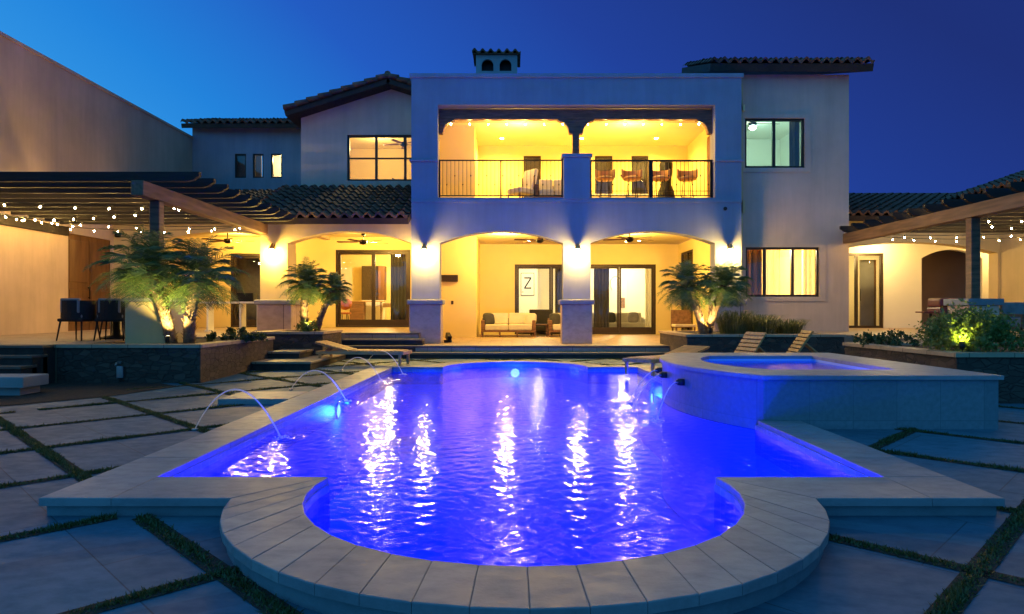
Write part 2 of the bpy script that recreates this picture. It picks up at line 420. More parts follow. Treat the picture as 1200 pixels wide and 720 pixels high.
def inside(poly,x,y):
    c = False; j = len(poly)-1
    for i in range(len(poly)):
        xi,yi = poly[i][:2]; xj,yj = poly[j][:2]
        if (yi>y) != (yj>y) and x < (xj-xi)*(y-yi)/(yj-yi)+xi: c = not c
        j = i
    return c
INNER, OUTER = outline_loop(0), outline_loop(0.45)
WATER_Z = -0.105; POOL_D = -1.45

# basin
pool = thing('swimming_pool', (0.06,9.5,0), 'long blue lit swimming pool with rounded ends and pale travertine rim', 'swimming pool')
m = MB()
n = len(INNER)
for i in range(n):
    a,b = INNER[i], INNER[(i+1)%n]
    m.face([(a[0],a[1],-0.052),(b[0],b[1],-0.052),(b[0],b[1],POOL_D),(a[0],a[1],POOL_D)])
fl = tessellate_polygon([[Vector((x,y,0)) for x,y in INNER]])
for t in fl: m.face([(INNER[k][0],INNER[k][1],POOL_D) for k in t])
m.build('basin', M['pool'], pool)
m = MB()
IN2 = outline_loop(-0.004)
for i in range(len(IN2)):
    a,b = IN2[i], IN2[(i+1)%len(IN2)]
    m.face([(a[0],a[1],-0.053),(b[0],b[1],-0.053),(b[0],b[1],-0.36),(a[0],a[1],-0.36)])
m.build('waterline_tile', M['pool_tile'], pool)
# bond beam under the coping
m = MB(); m.prism(outline_loop(0.42), [outline_loop(0.003)], fz(-0.6), 0.548); m.build('riser', M['spa_wall'], pool)
# coping stones
M['grout'] = pm('grey_grout', (0.13,0.12,0.115), 0.9, 0.2, 8, 0.3, 60)
m = MB()
def stone(poly, z0=-0.05, z1=0.0, gap=0.0018, bev=0.005):
    c = sum((Vector((p[0],p[1],0)) for p in poly), Vector())/len(poly)
    q = []
    for p in poly:
        d = Vector((p[0],p[1],0))-c; q.append(c+d*(1-gap/max(0.05,d.length)*1.4))
    b = bmesh.new(); z1 += rnd.uniform(-0.0012,0.0012)
    lo = [b.verts.new((p.x,p.y,z0)) for p in q]; hi = [b.verts.new((p.x,p.y,z1)) for p in q]
    b.faces.new(lo); top = b.faces.new(hi)
    for i in range(len(q)):
        j = (i+1)%len(q); b.faces.new((lo[i],lo[j],hi[j],hi[i]))
    bmesh.ops.recalc_face_normals(b, faces=list(b.faces))
    bmesh.ops.bevel(b, geom=list(top.edges), offset=bev, segments=2, profile=0.5, affect='EDGES')
    m.merge(b)
fi,bi,(xl,xr,yf,yb) = pool_outline(0.0, 22); fo,bo,(Xl,Xr,Yf,Yb) = pool_outline(0.45, 22)
for i in range(22): stone([fi[i],fi[i+1],fo[i+1],fo[i]])
def strip_x(xa,xb,y0,y1,step):
    k = max(1,round(abs(xb-xa)/step))
    for i in range(k):
        stone([(xa+(xb-xa)*i/k,y0),(xa+(xb-xa)*(i+1)/k,y0),(xa+(xb-xa)*(i+1)/k,y1),(xa+(xb-xa)*i/k,y1)])
def strip_y(x0,x1,ya,yb_,step):
    k = max(1,round(abs(yb_-ya)/step))
    for i in range(k):
        y0,y1 = ya+(yb_-ya)*i/k, ya+(yb_-ya)*(i+1)/k
        stone([(x0,y0),(x1,y0),(x1,y1),(x0,y1)])
stone([(Xl,Yf),(xl,Yf),(xl,yf),(Xl,yf)])
stone([(xl,Yf),(fo[0][0],Yf),(fi[0][0],yf),(xl,yf)])
stone([(Xr,Yf),(xr,Yf),(xr,yf),(Xr,yf)])
stone([(xr,Yf),(fo[-1][0],Yf),(fi[-1][0],yf),(xr,yf)])
strip_y(Xl,xl,yf,yb,0.62); strip_y(xr,Xr,yf,7.22,0.62); strip_y(xr,Xr,11.08,yb,0.62)
stone([(Xl,yb),(xl,yb),(xl,Yb),(Xl,Yb)]); stone([(Xr,yb),(xr,yb),(xr,Yb),(Xr,Yb)])
strip_x(xl,bo[-1][0],yb,Yb,0.55); strip_x(bo[0][0],xr,yb,Yb,0.55)
stone([(bo[-1][0],yb),(bi[-1][0],yb),(bo[-1][0],Yb)]); stone([(bi[0][0],yb),(bo[0][0],yb),(bo[0][0],Yb)])
for i in range(22): stone([bi[i],bi[i+1],bo[i+1],bo[i]])
m.build('coping', M['coping'], pool)
m = MB(); m.prism(outline_loop(0.440), [outline_loop(0.010)], fz(-0.0495), 0.0455); m.build('coping_grout', M['grout'], pool)
# skimmer pad beside the left coping
m = MB(); m.box(-3.88,-2.945,9.0,9.85,-0.35,0.0,0.008,2); 
tag(m.build('stone_pad', M['coping']), 'low square stone pad beside the left edge of the pool', 'stone pad')

# spa outline
def spa_loop(off, n=26):
    y0,y1,x0,x1 = 7.2-off, 11.1+off, 2.65, 5.13+off
    h = 0.55+0.0; c = (11.1-7.2)/2; r = (c*c+h*h)/(2*h); cx = x0-h+r; cy = 9.15; r += off
    a = math.asin((c+off)/r)
    return [(cx-r*math.cos(a-2*a*i/n), cy+r*math.sin(a-2*a*i/n)) for i in range(n+1)]+[(cx-r*math.cos(a)+0.0,y0),(x1,y0),(x1,y1)]
def spa_in(off=0.0,n=20):
    pts = []
    y0,y1 = 7.92-off,10.35+off; h=0.40; c=(y1-y0)/2; r=(c*c+h*h)/(2*h); x0=3.0-off; cx=x0-h+r; cy=(y0+y1)/2; a=math.asin(c/r)
    pts = [(cx-r*math.cos(a-2*a*i/n), cy+r*math.sin(a-2*a*i/n)) for i in range(n+1)]
    return pts+[(4.45+off,y0),(4.55+off,y1)]
SPA, SPAI = spa_loop(0.0), spa_in()
spa = thing('raised_spa', (4.0,9.1,0), 'raised stone clad hot tub with curved side overlooking the right of the pool', 'hot tub')
m = MB(); m.prism(SPA, [spa_in(0.02)], fz(-0.12), 0.12+0.435); m.build('wall', M['spa_tile'], spa)
m = MB(); m.prism(spa_loop(0.002), [spa_in(0.02)], fz(-1.44), 1.44-0.121); m.build('submerged_wall', M['pool'], spa)
m = MB(); m.prism(spa_loop(0.035), [SPAI[:]], fz(0.436), 0.044); 
rim = m.build('rim', M['coping'], spa)
bv = rim.modifiers.new('b','BEVEL'); bv.width = 0.008; bv.segments = 2; bv.limit_method = 'ANGLE'
m = MB()
for t in tessellate_polygon([[Vector((x,y,0)) for x,y in SPAI]]): m.face([(SPAI[k][0],SPAI[k][1],-0.45) for k in t])
for i in range(len(SPAI)):
    a,b = SPAI[i], SPAI[(i+1)%len(SPAI)]
    k=0.003
    m.face([(a[0],a[1],0.434),(b[0],b[1],0.434),(b[0],b[1],-0.45),(a[0],a[1],-0.45)])
sc_in = m.build('tub_lining', M['pool'], spa)
for v in sc_in.data.vertices: pass
# nozzles on the spa face
def spa_face_x(y):
    c=1.95; h=0.55; r=(c*c+h*h)/(2*h); cx=2.65-h+r
    return cx-math.sqrt(r*r-(y-9.15)**2)

# pool water: a rippled sheet
import numpy as np
RINGS=[(-2.28,6.75),(-2.30,9.5),(-2.35,12.3),(-2.15,13.5),(1.62,9.4),(1.48,8.55),(1.68,7.8)]
def water_sheet(name, loop, z, step, mat, slope, seed):
    xs=[p[0] for p in loop]; ys=[p[1] for p in loop]
    gx=np.arange(min(xs)-step,max(xs)+2*step,step); gy=np.arange(min(ys)-step,max(ys)+2*step,step)
    X,Y=np.meshgrid(gx,gy); Z=np.zeros_like(X); g=np.random.default_rng(seed); N=70
    for k in range(N):
        lam=0.026*(0.22/0.026)**g.random(); a=g.random()*2*math.pi; ph=g.random()*2*math.pi
        kx,ky=math.cos(a)*2*math.pi/lam,math.sin(a)*2*math.pi/lam
        Z+=slope*math.sqrt(2.0/N)*lam/(2*math.pi)*np.sin(kx*X+ky*Y+ph+0.9*np.sin(0.9*X*math.sin(a*3)+1.3*Y*math.cos(a*5)+ph*2))
    for (jx,jy) in RINGS:
        rr=np.sqrt((X-jx)**2+(Y-jy)**2); Z+=0.0055*np.exp(-rr/0.35)*np.sin(rr*2*math.pi/0.11)
    # inside test
    IN=np.zeros(X.shape,bool); j=len(loop)-1
    for i in range(len(loop)):
        xi,yi=loop[i]; xj,yj=loop[j]
        if yi!=yj:
            c=((yi>Y)!=(yj>Y))&(X<(xj-xi)*(Y-yi)/(yj-yi)+xi); IN^=c
        j=i
    keep=IN[:-1,:-1]|IN[1:,:-1]|IN[:-1,1:]|IN[1:,1:]
    idx=np.arange(X.size).reshape(X.shape)
    F=np.stack([idx[:-1,:-1][keep],idx[:-1,1:][keep],idx[1:,1:][keep],idx[1:,:-1][keep]],1)
    used,inv=np.unique(F,return_inverse=True); F=inv.reshape(F.shape)
    P=np.stack([X.ravel()[used],Y.ravel()[used],z+Z.ravel()[used]],1)
    me=bpy.data.meshes.new(name); me.from_pydata(P.tolist(),[],F.tolist()); me.polygons.foreach_set('use_smooth',[True]*len(me.polygons)); me.update()
    me.materials.append(mat); o=bpy.data.objects.new(name,me); COL.objects.link(o); o['kind']='structure'; return o
water_sheet('pool_water', outline_loop(0.0), WATER_Z, 0.012, M['water'], 0.046, 3)
water_sheet('spa_water', spa_in(), 0.40, 0.025, M['spa_water'], 0.04, 5)

# ------------------------------------------------------------------ ground, deck
def deck_z(y): return -0.12+0.12*(y-4.2)/11.8
m = MB(); big = rect(-400,400,-300,500)
for t in tessellate_polygon([[Vector((*p,0)) for p in big],[Vector((*p,0)) for p in outline_loop(0.42)]]):
    L = big+outline_loop(0.42); m.face([(L[k][0],L[k][1],-0.55) for k in t])
struct(m,'ground',M['soil'])
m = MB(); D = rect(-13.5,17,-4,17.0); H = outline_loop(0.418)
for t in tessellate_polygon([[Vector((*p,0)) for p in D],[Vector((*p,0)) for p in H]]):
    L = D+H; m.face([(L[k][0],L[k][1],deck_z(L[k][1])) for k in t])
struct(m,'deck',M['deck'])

SPAX = spa_loop(0.0)
def blocked(x,y):
    if inside(OUTER,x,y): return True
    if inside(SPAX,x,y): return True
    if x < -5.2 and y > 11.4: return True
    if -5.3 < x < -4.0 and y > 13.6: return True
    if x < -7.5 and y > 10.35: return True
    if y > 16.5: return True
    if -3.9 < x < -2.9 and 8.95 < y < 9.9: return True
    if x < -5.9 and 8.3 < y < 11.4: return True
    if x > 5.85 and y > 9.0: return True
    if x > 3.85 and y > 15.1: return True
    return False
gr = MB(); so = MB()
def strip(p, q, wd=0.115):
    p,q = Vector(p),Vector(q); d=(q-p); L=d.length; d.normalize(); nn=Vector((-d.y,d.x))
    k=int(L/0.06); run=None
    def emit_run(a,b):
        A=p+d*a; B=p+d*b; hw=wd/2
        pts=[A+nn*hw,B+nn*hw,B-nn*hw,A-nn*hw]
        so.face([(v.x,v.y,deck_z(v.y)+0.004) for v in pts])
    for i in range(k+1):
        c=p+d*(i*0.06)
        bl = blocked(c.x,c.y) or c.y<2.2 or c.y>16.5 or abs(c.x)>9.5
        if not bl:
            if run is None: run=i*0.06
            dist=max(2.5,c.y)
            from mathutils import noise as mn
            pat=0.45+0.9*max(0.0,min(1.0,0.5+1.1*mn.noise(Vector((c.x*2.3,c.y*2.3,0)))))
            nb=int(0.06*wd*min(9000,52000/dist)*pat)
            for _ in range(nb):
                u=rnd.uniform(0,0.06); v=(rnd.random()+rnd.random()-1)*wd*(0.56+0.08*mn.noise(Vector((c.x*6,c.y*6,3))))
                b=c+d*u+nn*v; z=deck_z(b.y); h=rnd.uniform(0.010,0.026)*(1.15-abs(v)/wd)*(0.55+0.6*pat)*(1.5 if rnd.random()<0.06 else 1)
                an=rnd.uniform(0,2*PI); wdt=rnd.uniform(0.003,0.006)*(1+dist/9); lx,ly=rnd.gauss(0,0.012),rnd.gauss(0,0.012)
                dx,dy=math.cos(an)*wdt,math.sin(an)*wdt
                gr.face([(b.x-dx,b.y-dy,z),(b.x+dx,b.y+dy,z),(b.x+lx,b.y+ly,z+h)])
        if bl or i==k:
            if run is not None:
                if i*0.06-run>0.1: emit_run(run,i*0.06)
                run=None
def clipped(cset, eset, side):
    for c in cset:      # x + y = c
        if side<0: strip((-9.5,c+9.5),(-0.05,c+0.05))
        else: strip((9.5,c-9.5),(0.05,c-0.05))
    for e in eset:      # y - x = e
        if side<0: strip((-9.5,e-9.5),(-0.05,e-0.05))
        else: strip((9.5,e+9.5),(0.05,e+0.05))
# the two families cross at 45 degrees to the pool
clipped([1.93+1.97*k for k in range(0,8)], [4.75+1.93*k for k in range(-1,10)], -1)
clipped([5.65+1.88*k for k in range(0,8)], [1.07+1.88*k for k in range(-4,9)], 1)
tag(gr.build('grass_strips', M['grass'], recalc=False), kind='stuff')
struct(so,'soil_joints',M['soil'])
# mulch bed and slab at far left
m = MB()
for i in range(1):
    pts=[(-9.4,8.6),(-6.6,8.75),(-5.75,9.7),(-5.35,10.9),(-5.9,11.38),(-7.55,11.38),(-9.4,10.35)]
    m.face([(x,y,deck_z(y)+0.012) for x,y in pts])
struct(m,'mulch_bed',M['soil'])
m = MB(); m.box(-8.4,-6.95,9.7,10.25,0.06,0.22,0.015,2); m.box(-8.3,-7.05,9.78,10.2,-0.1,0.06)
tag(m.build('stone_bench', M['concrete']), 'low pale stone slab bench at the far left beside the dark mulch bed', 'bench')

# ------------------------------------------------------------------ patio slabs and steps
m = MB()
m.box(-13,-7.605,11.4,14.9,-0.4,0.60)
m.box(-13,-5.905,14.9,23.3,-0.4,0.60)
m.box(-5.905,-2.4,17.6,23.3,-0.4,0.598)
m.box(-2.39,6.05,16.9,24.85,-0.4,0.30)
m.box(8.0,19,12.105,26,-0.4,0.60)
m.box(7.405,8.0,16.0,18.6,-0.4,0.598)
struct(m,'patio',M['patio'])
m = MB()
def tread(x0,x1,y0,y1,z,t=0.045):
    m.box(x0,x1,y0-0.02,y1,z-t,z,0.006,1)
RS=[None]
def riser(x0,x1,y0,y1,z0,z1): RS[0].box(x0,x1,y0,y1,z0,z1-0.0455)
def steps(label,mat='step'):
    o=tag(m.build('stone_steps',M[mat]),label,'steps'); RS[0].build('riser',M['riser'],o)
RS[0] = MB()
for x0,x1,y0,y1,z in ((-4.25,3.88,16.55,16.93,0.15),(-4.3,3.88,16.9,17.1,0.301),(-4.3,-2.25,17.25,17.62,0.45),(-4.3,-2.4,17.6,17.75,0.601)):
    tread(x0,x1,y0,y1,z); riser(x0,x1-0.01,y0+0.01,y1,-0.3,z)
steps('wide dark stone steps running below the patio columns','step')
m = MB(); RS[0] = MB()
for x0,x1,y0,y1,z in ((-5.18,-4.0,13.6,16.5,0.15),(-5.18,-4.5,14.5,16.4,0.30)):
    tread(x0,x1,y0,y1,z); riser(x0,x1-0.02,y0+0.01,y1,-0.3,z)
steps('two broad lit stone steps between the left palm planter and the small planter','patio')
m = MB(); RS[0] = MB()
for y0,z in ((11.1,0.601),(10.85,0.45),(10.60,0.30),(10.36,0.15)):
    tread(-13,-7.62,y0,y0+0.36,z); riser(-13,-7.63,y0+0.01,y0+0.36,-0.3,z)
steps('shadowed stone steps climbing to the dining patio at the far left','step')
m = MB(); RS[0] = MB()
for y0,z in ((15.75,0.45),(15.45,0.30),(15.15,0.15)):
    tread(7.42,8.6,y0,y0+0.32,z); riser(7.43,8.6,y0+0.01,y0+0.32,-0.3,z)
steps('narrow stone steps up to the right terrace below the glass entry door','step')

# planters
def planter(name, x0,x1,y0,y1,z0,z1,label, soil=True, cap=0.055, w=0.24):
    p = thing(name, ((x0+x1)/2,y0,z0), label, 'planter')
    mm = MB()
    mm.prism(rect(x0,x1,y0,y1), [rect(x0+w,x1-w,y0+w,y1-w)], fz(z0), z1-cap-z0)
    mm.build('stone_wall', M['stone'], p)
    mm = MB()
    mm.prism(rect(x0-0.03,x1+0.03,y0-0.03,y1+0.03), [rect(x0+w+0.02,x1-w-0.02,y0+w+0.02,y1-w-0.02)], fz(z1-cap+0.001), cap)
    mm.build('cap', M['patio'], p)
    mm = MB(); mm.box(x0+w+0.001,x1-w-0.001,y0+w+0.001,y1-w-0.001,z0,z1-0.03); mm.build('soil', M['soil'], p)
    return p
planter('stone_planter',-7.6,-5.2,11.4,14.86,-0.3,0.60,'large stone faced palm planter beside the left dining patio')
planter('stone_planter',-5.86,-4.30,15.5,17.2,-0.3,0.69,'small stone planter with two palms next to the left column')
planter('stone_planter',3.9,7.4,15.2,18.0,-0.3,0.64,'stone planter with two palms and tall grasses right of the steps')
planter('stone_planter',5.9,11.0,9.06,12.1,-0.4,0.60,'long low stone planter with bushes behind the hot tub at far right')
# ------------------------------------------------------------------ house
house = thing('house', (0,18,0.3), 'large two storey stucco villa with arched patio, lit balcony and clay tile roofs', 'house')
def wall(mb, mat, label=None, name='wall'):
    o = mb.build(name, M[mat], house)
    if label: o['label'] = label
    return o
# main block front with two arches and the balcony opening
ZS,ZC = 2.955,3.27
m = MB()
outer = [(-2.655,0.30),(-2.655,7.31),(6.05,7.31),(6.05,0.30),(5.355,0.30)] + arch(2.07,5.355,ZS,ZC) + [(2.07,0.30),(1.35,0.30)] + arch(-1.91,1.35,ZS,ZC) + [(-1.91,0.30)]
m.prism(outer, [rect(-1.957,5.355,4.15,6.60)], fy(18.0), 0.45)
wall(m,'stucco_pale','front wall of the central block')
m = MB(); m.box(-2.70,6.10,17.955,18.5,7.312,7.42,0.012,2); wall(m,'stucco_pale',name='parapet_cap')
m = MB(); m.box(-2.655,6.05,17.975,18.0,4.02,4.10); wall(m,'stucco_pale',name='string_course')
# thin trims at railing height on the outer piers
m = MB()
m.box(-2.70,-1.945,17.95,18.2,5.10,5.16,0.01,1); wall(m,'stucco_pale',name='pier_trim'); m = MB(); m.box(5.34,6.09,17.95,18.2,5.10,5.16,0.01,1); wall(m,'stucco_pale',name='pier_trim')
# body: side, roof, back
m = MB()
m.box(-2.655,-2.36,18.452,24.9,0.3,7.2); wall(m,'stucco_warm'); m = MB(); m.box(6.052,6.24,18.452,18.598,0.3,7.3)
wall(m,'stucco_warm')
m = MB(); m.box(-2.35,6.2,18.46,25.3,6.75,7.10); wall(m,'stucco_pale',name='flat_roof')
# balcony interior
m = MB()
m.box(-2.355,6.3,18.452,25.2,3.82,4.149); wall(m,'stucco_warm',name='balcony_floor')
m = MB(); m.box(-2.355,6.3,18.452,22.5,6.58,6.74); wall(m,'ceiling',name='balcony_ceiling')
m = MB(); m.prism(rect(-2.356,6.3,4.15,6.58),[rect(0.38,0.95,4.17,6.26),rect(1.86,1.98,4.3,6.26),rect(2.72,3.30,4.7,6.26),rect(3.92,4.48,4.7,6.26)], fy(22.4), 0.15); wall(m,'plaster_in')
m = MB(); m.box(-2.353,-1.10,20.0,22.398,4.151,6.578); wall(m,'plaster_in')
m = MB(); m.prism([(18.45,4.15),(22.4,4.15),(22.4,6.58),(18.45,6.58)],[rect(19.55,20.15,4.17,6.28)], fx(5.75), 0.25); wall(m,'plaster_in')
def window(x0,x1,z0,z1,y,cols,rows,label=None,fw=0.06,depth=0.09,pane='glass',name='window',xs=None,inset=0.04):
    """framed window in a wall facing the camera; cols may be a list of mullion x"""
    mm = MB(); y0=y+inset; y1=y0+depth
    mm.box(x0,x1,y0,y1,z0,z0+fw); mm.box(x0,x1,y0,y1,z1-fw,z1)
    mm.box(x0,x0+fw,y0+0.001,y1-0.001,z0+fw,z1-fw); mm.box(x1-fw,x1,y0+0.001,y1-0.001,z0+fw,z1-fw)
    xs = xs or [x0+(x1-x0)*i/cols for i in range(1,cols)]
    for x in xs: mm.box(x-fw*0.6,x+fw*0.6,y0+0.002,y1-0.002,z0+fw,z1-fw)
    for j in range(1,rows):
        z=z0+(z1-z0)*j/rows; mm.box(x0+fw,x1-fw,y0+0.012,y1-0.012,z-fw*0.35,z+fw*0.35)
    o = mm.build(name, M['bronze'], house)
    if label: o['label']=label
    mm = MB(); mm.box(x0+fw*0.8,x1-fw*0.8,y0+depth*0.45,y0+depth*0.55,z0+fw*0.8,z1-fw*0.8)
    mm.build('pane', M[pane], o); return o
for x0,x1,z0 in ((0.38,0.95,4.17),(2.72,3.30,4.7),(3.92,4.48,4.7)):
    window(x0,x1,z0,6.26,22.4,1,2,'dark glazed opening on the back wall of the balcony',0.05)
window(1.86,1.98,4.3,6.26,22.4,1,1,'narrow dark slot window on the balcony',0.03)
m = MB(); m.box(0.3,4.6,22.56,22.62,4.15,6.4); m.build('dark_room_wall', M['curtain_dark'], house)
m = MB(); m.box(5.77,5.83,19.56,20.14,4.17,6.27); m.box(5.755,5.765,20.02,20.06,5.1,5.2); m.build('balcony_door', M['wood_door'], house)['label']='brown door in the right side wall of the balcony'
# timber header over the balcony with corbels and centre post
m = MB(); m.box(-1.955,5.353,18.24,18.43,6.29,6.56,0.012,1); hb=m.build('header_beam', M['wood_dark'], house)
def corbel(x, dirx, w=0.17):
    mm = MB(); n=8; pts=[(0,0),(0.42,0)]
    for i in range(1,n): 
        a=PI/2*i/n; pts.append((0.42-0.30*math.sin(a)*1.0, -0.28*(1-math.cos(a))-0.04))
    pts += [(0.10,-0.38),(0.0,-0.38)]
    mm.prism([(x+dirx*u,6.289+v) for u,v in pts], [], fy(18.335-w/2), w)
    return mm.build('corbel', M['wood_dark'], house)
corbel(-1.955,1); corbel(5.353,-1); corbel(1.63,-1); corbel(1.79,1)
m = MB(); m.box(1.62,1.80,18.25,18.42,5.30,6.288,0.012,1); m.build('timber_post', M['wood_dark'], house)
m = MB(); m.box(1.36,2.06,17.96,18.44,4.1,5.21,0.012,1); pp=m.build('balcony_pier', M['stucco_pale'], house)
m = MB(); m.box(1.31,2.11,17.92,18.48,5.212,5.30,0.015,2); m.build('pier_cap', M['stucco_pale'], pp)
# ground floor pedestals, caps
def pedestal(x0,x1,z0,z1,y0=17.93,y1=18.48,mat='concrete'):
    mm = MB(); mm.box(x0,x1,y0,y1,z0,z1,0.012,1); o=mm.build('pillar_base', M['patio_wall'], house)
    mm = MB(); mm.box(x0-0.06,x1+0.06,y0-0.06,y1+0.04,z1+0.001,z1+0.13,0.03,3); mm.build('base_cap', M['coping'], o)
    return o
M['patio_wall'] = slab_mat('pillar_stone_facing', (0.46,0.33,0.25), (0.55,0.41,0.32), joint=0.012, rough=0.7, bw=3.0, bh=0.36)
pedestal(-2.70,-1.87,0.30,1.33); pedestal(1.31,2.11,0.30,1.33); pedestal(5.31,6.10,0.30,1.33)
pedestal(-6.70,-5.80,0.60,1.33,17.93,18.75)
# left arcade wing, front wall with one arch
m = MB()
m.prism([(-6.64,0.60),(-6.64,3.52),(-2.657,3.52),(-2.657,2.955)]+arch(-5.92,-2.657,2.955,3.27)[1:]+[(-5.92,0.60)], [], fy(18.0), 0.45)
m.box(-6.64,-5.92,18.451,18.70,0.60,3.52)
wall(m,'stucco_warm','left arcade front wall')
# arcade wall further back with wide arch
m = MB()
m.prism([(-11.9,0.60),(-11.9,4.05),(-6.66,4.05),(-6.66,0.60),(-6.9,0.6)]+arch(-10.35,-6.9,3.30,3.54)+[(-10.35,0.60)], [], fy(20.4), 0.40)
m.box(-6.655,-6.66+0.25,18.71,20.8,3.30,3.9)
wall(m,'stucco_warm','arched wall behind the left pergola')
# back wall of the left patio with slider and dark door
m = MB()
m.prism(rect(-12.0,-2.66,0.60,3.70),[rect(-6.05,-3.48,0.61,3.26),rect(-9.65,-7.4,0.61,3.14)], fy(23.4), 0.22)
wall(m,'plaster_in','back wall of the left patio')
m = MB(); m.box(-11.9,-2.66,20.81,23.39,3.70,3.85); m.box(-6.40,-2.66,18.452,20.80,3.53,3.68); wall(m,'ceiling',name='patio_ceiling')
# mid patio: fireplace mass, back wall, side wall
m = MB(); m.box(-2.358,-1.17,22.3,24.898,0.301,3.60); wall(m,'plaster_in','deep wall block with the bronze heater')
m = MB(); m.prism(rect(-1.17,6.07,0.30,3.60),[rect(0.10,5.25,0.31,2.867)], fy(24.9), 0.2); wall(m,'plaster_in','back wall behind the outdoor sofa')
m = MB(); m.prism([(18.6,0.30),(24.9,0.30),(24.9,3.60),(18.6,3.60)],[rect(22.9,24.6,0.45,3.25)], fx(6.07), 0.16); wall(m,'plaster_in')
m = MB(); m.box(-2.355,6.065,18.454,24.895,3.60,3.70); wall(m,'ceiling',name='patio_ceiling')
# side window in the right patio wall
m = MB(); 
for y in (22.9,23.75,24.54): m.box(6.10,6.18,y,y+0.06,0.45,3.25)
m.box(6.102,6.178,22.96,24.54,0.45,0.51); m.box(6.102,6.178,22.96,24.54,3.19,3.25)
sw = m.build('window', M['bronze'], house); sw['label']='tall window in the right side wall of the patio'
m = MB(); m.box(6.135,6.145,22.95,24.55,0.5,3.2); m.build('pane', M['glass'], sw)
def slider(x0,x1,z0,z1,y,n,label,kick=0.26):
    mm = MB(); fw=0.085
    mm.box(x0,x1,y+0.02,y+0.16,z1-fw,z1); mm.box(x0,x1,y+0.02,y+0.16,z0,z0+0.05)
    mm.box(x0,x0+fw,y+0.021,y+0.159,z0+0.05,z1-fw); mm.box(x1-fw,x1,y+0.021,y+0.159,z0+0.05,z1-fw)
    o = mm.build('sliding_door', M['bronze'], house); o['label']=label
    W=(x1-x0-2*fw)/n
    for i in range(n):
        a=x0+fw+W*i; b=a+W; yy=y+(0.04 if i%2 else 0.095)
        q=MB(); s=0.07
        q.box(a+0.002,b-0.002,yy,yy+0.045,z0+0.052,z0+kick); q.box(a+0.002,b-0.002,yy,yy+0.045,z1-fw-s,z1-fw-0.002)
        q.box(a+0.002,a+s,yy+0.001,yy+0.044,z0+kick,z1-fw-s); q.box(b-s,b-0.002,yy+0.001,yy+0.044,z0+kick,z1-fw-s)
        q.box(b-s+0.02,b-s+0.035,yy-0.03,yy,z0+1.0,z0+1.3)
        q.build('door_panel', M['bronze'], o)
        q=MB(); q.box(a+s-0.01,b-s+0.01,yy+0.018,yy+0.026,z0+kick-0.01,z1-fw-s+0.01); q.build('pane', M['glass'], o)
    return o
slider(-6.05,-3.48,0.61,3.26,23.4,2,'two panel sliding glass door of the left room')
slider(0.10,5.25,0.31,2.867,24.9,4,'four panel sliding glass door behind the outdoor sofa')
slider(-9.65,-7.4,0.61,3.14,23.4,2,'dark unlit glass door behind the left palms')
# long side wing on the left
m = MB()
m.prism([(5.0,-0.3),(5.0,7.57),(25.7,7.57),(25.7,-0.3)],[rect(18.3,20.3,0.62,3.26)], fx(-12.35), 0.45); wall(m,'stucco_tan','long side wall of the left wing')
m = MB(); m.box(-12.40,-11.86,4.95,25.75,7.571,7.66,0.01,1); wall(m,'stucco_tan',name='parapet_cap')
m = MB(); m.box(-12.02,-11.95,18.302,20.298,0.622,3.258)
dd = m.build('double_door', M['wood_door'], house); dd['label']='tall brown double door in the left wing'
m = MB()
for y in (18.42,19.36):
    for za,zb in ((0.8,1.75),(1.95,3.1)): m.box(-11.952,-11.935,y,y+0.82,za,zb,0.012,1)
m.box(-11.95,-11.93,19.285,19.315,0.63,3.25); m.build('door_panelling', M['wood_door'], dd)
m = MB(); m.tube([(-11.90,19.24,1.5),(-11.90,19.24,1.85)],0.014,8); m.box(-11.95,-11.89,19.225,19.255,1.52,1.55); m.box(-11.95,-11.89,19.225,19.255,1.80,1.83); m.build('handle', M['iron'], dd)
# far left upper block
m = MB()
hs=[rect(-10.32,-9.90,6.12,7.02),rect(-9.65,-9.25,6.12,7.02),rect(-8.97,-8.56,6.12,7.02)]
m.prism(rect(-11.898,-6.4,3.6,8.06),hs, fy(25.41), 0.2); wall(m,'stucco_pale','far left upper wall')
for (x0,x1),lb in zip(((-10.32,-9.90),(-9.65,-9.25),(-8.97,-8.56)),('unlit narrow window','half lit narrow window','brightly lit narrow window')):
    window(x0,x1,6.12,7.02,25.41,1,1,lb,0.05)
m = MB(); m.box(-10.6,-9.45,25.75,25.8,6.0,7.2); m.build('dark_room_wall', M['curtain_dark'], house)
m = MB(); m.box(-9.46,-8.2,26.6,26.7,5.8,7.3); m.build('room_wall', M['plaster_white'], house)
# upper left gabled block
m = MB()
m.prism([(-6.46,3.6),(-6.46,7.10),(-3.70,7.99),(-2.66,7.655),(-2.66,3.6)],[rect(-5.05,-2.72,5.15,6.56)], fy(20.9), 0.22)
m.box(-6.46,-6.24,21.121,25.4,3.6,7.08)
wall(m,'stucco_tan','gabled upper wall on the left')
window(-5.05,-2.72,5.15,6.56,20.9,3,2,'large lit six pane window under the gable',0.06,xs=[-4.17,-3.28],inset=0.06)
m = MB()
m.box(-6.2,-2.67,24.4,24.5,4.4,7.2); m.box(-6.23,-6.1,21.14,24.4,4.4,7.0); m.box(-2.80,-2.70,21.14,24.4,4.4,7.0); m.box(-6.2,-2.7,21.13,24.4,4.3,4.4)
wall(m,'plaster_in',name='room_wall')
m = MB(); m.box(-6.2,-2.7,21.14,24.4,6.95,7.05); wall(m,'ceiling',name='room_ceiling')
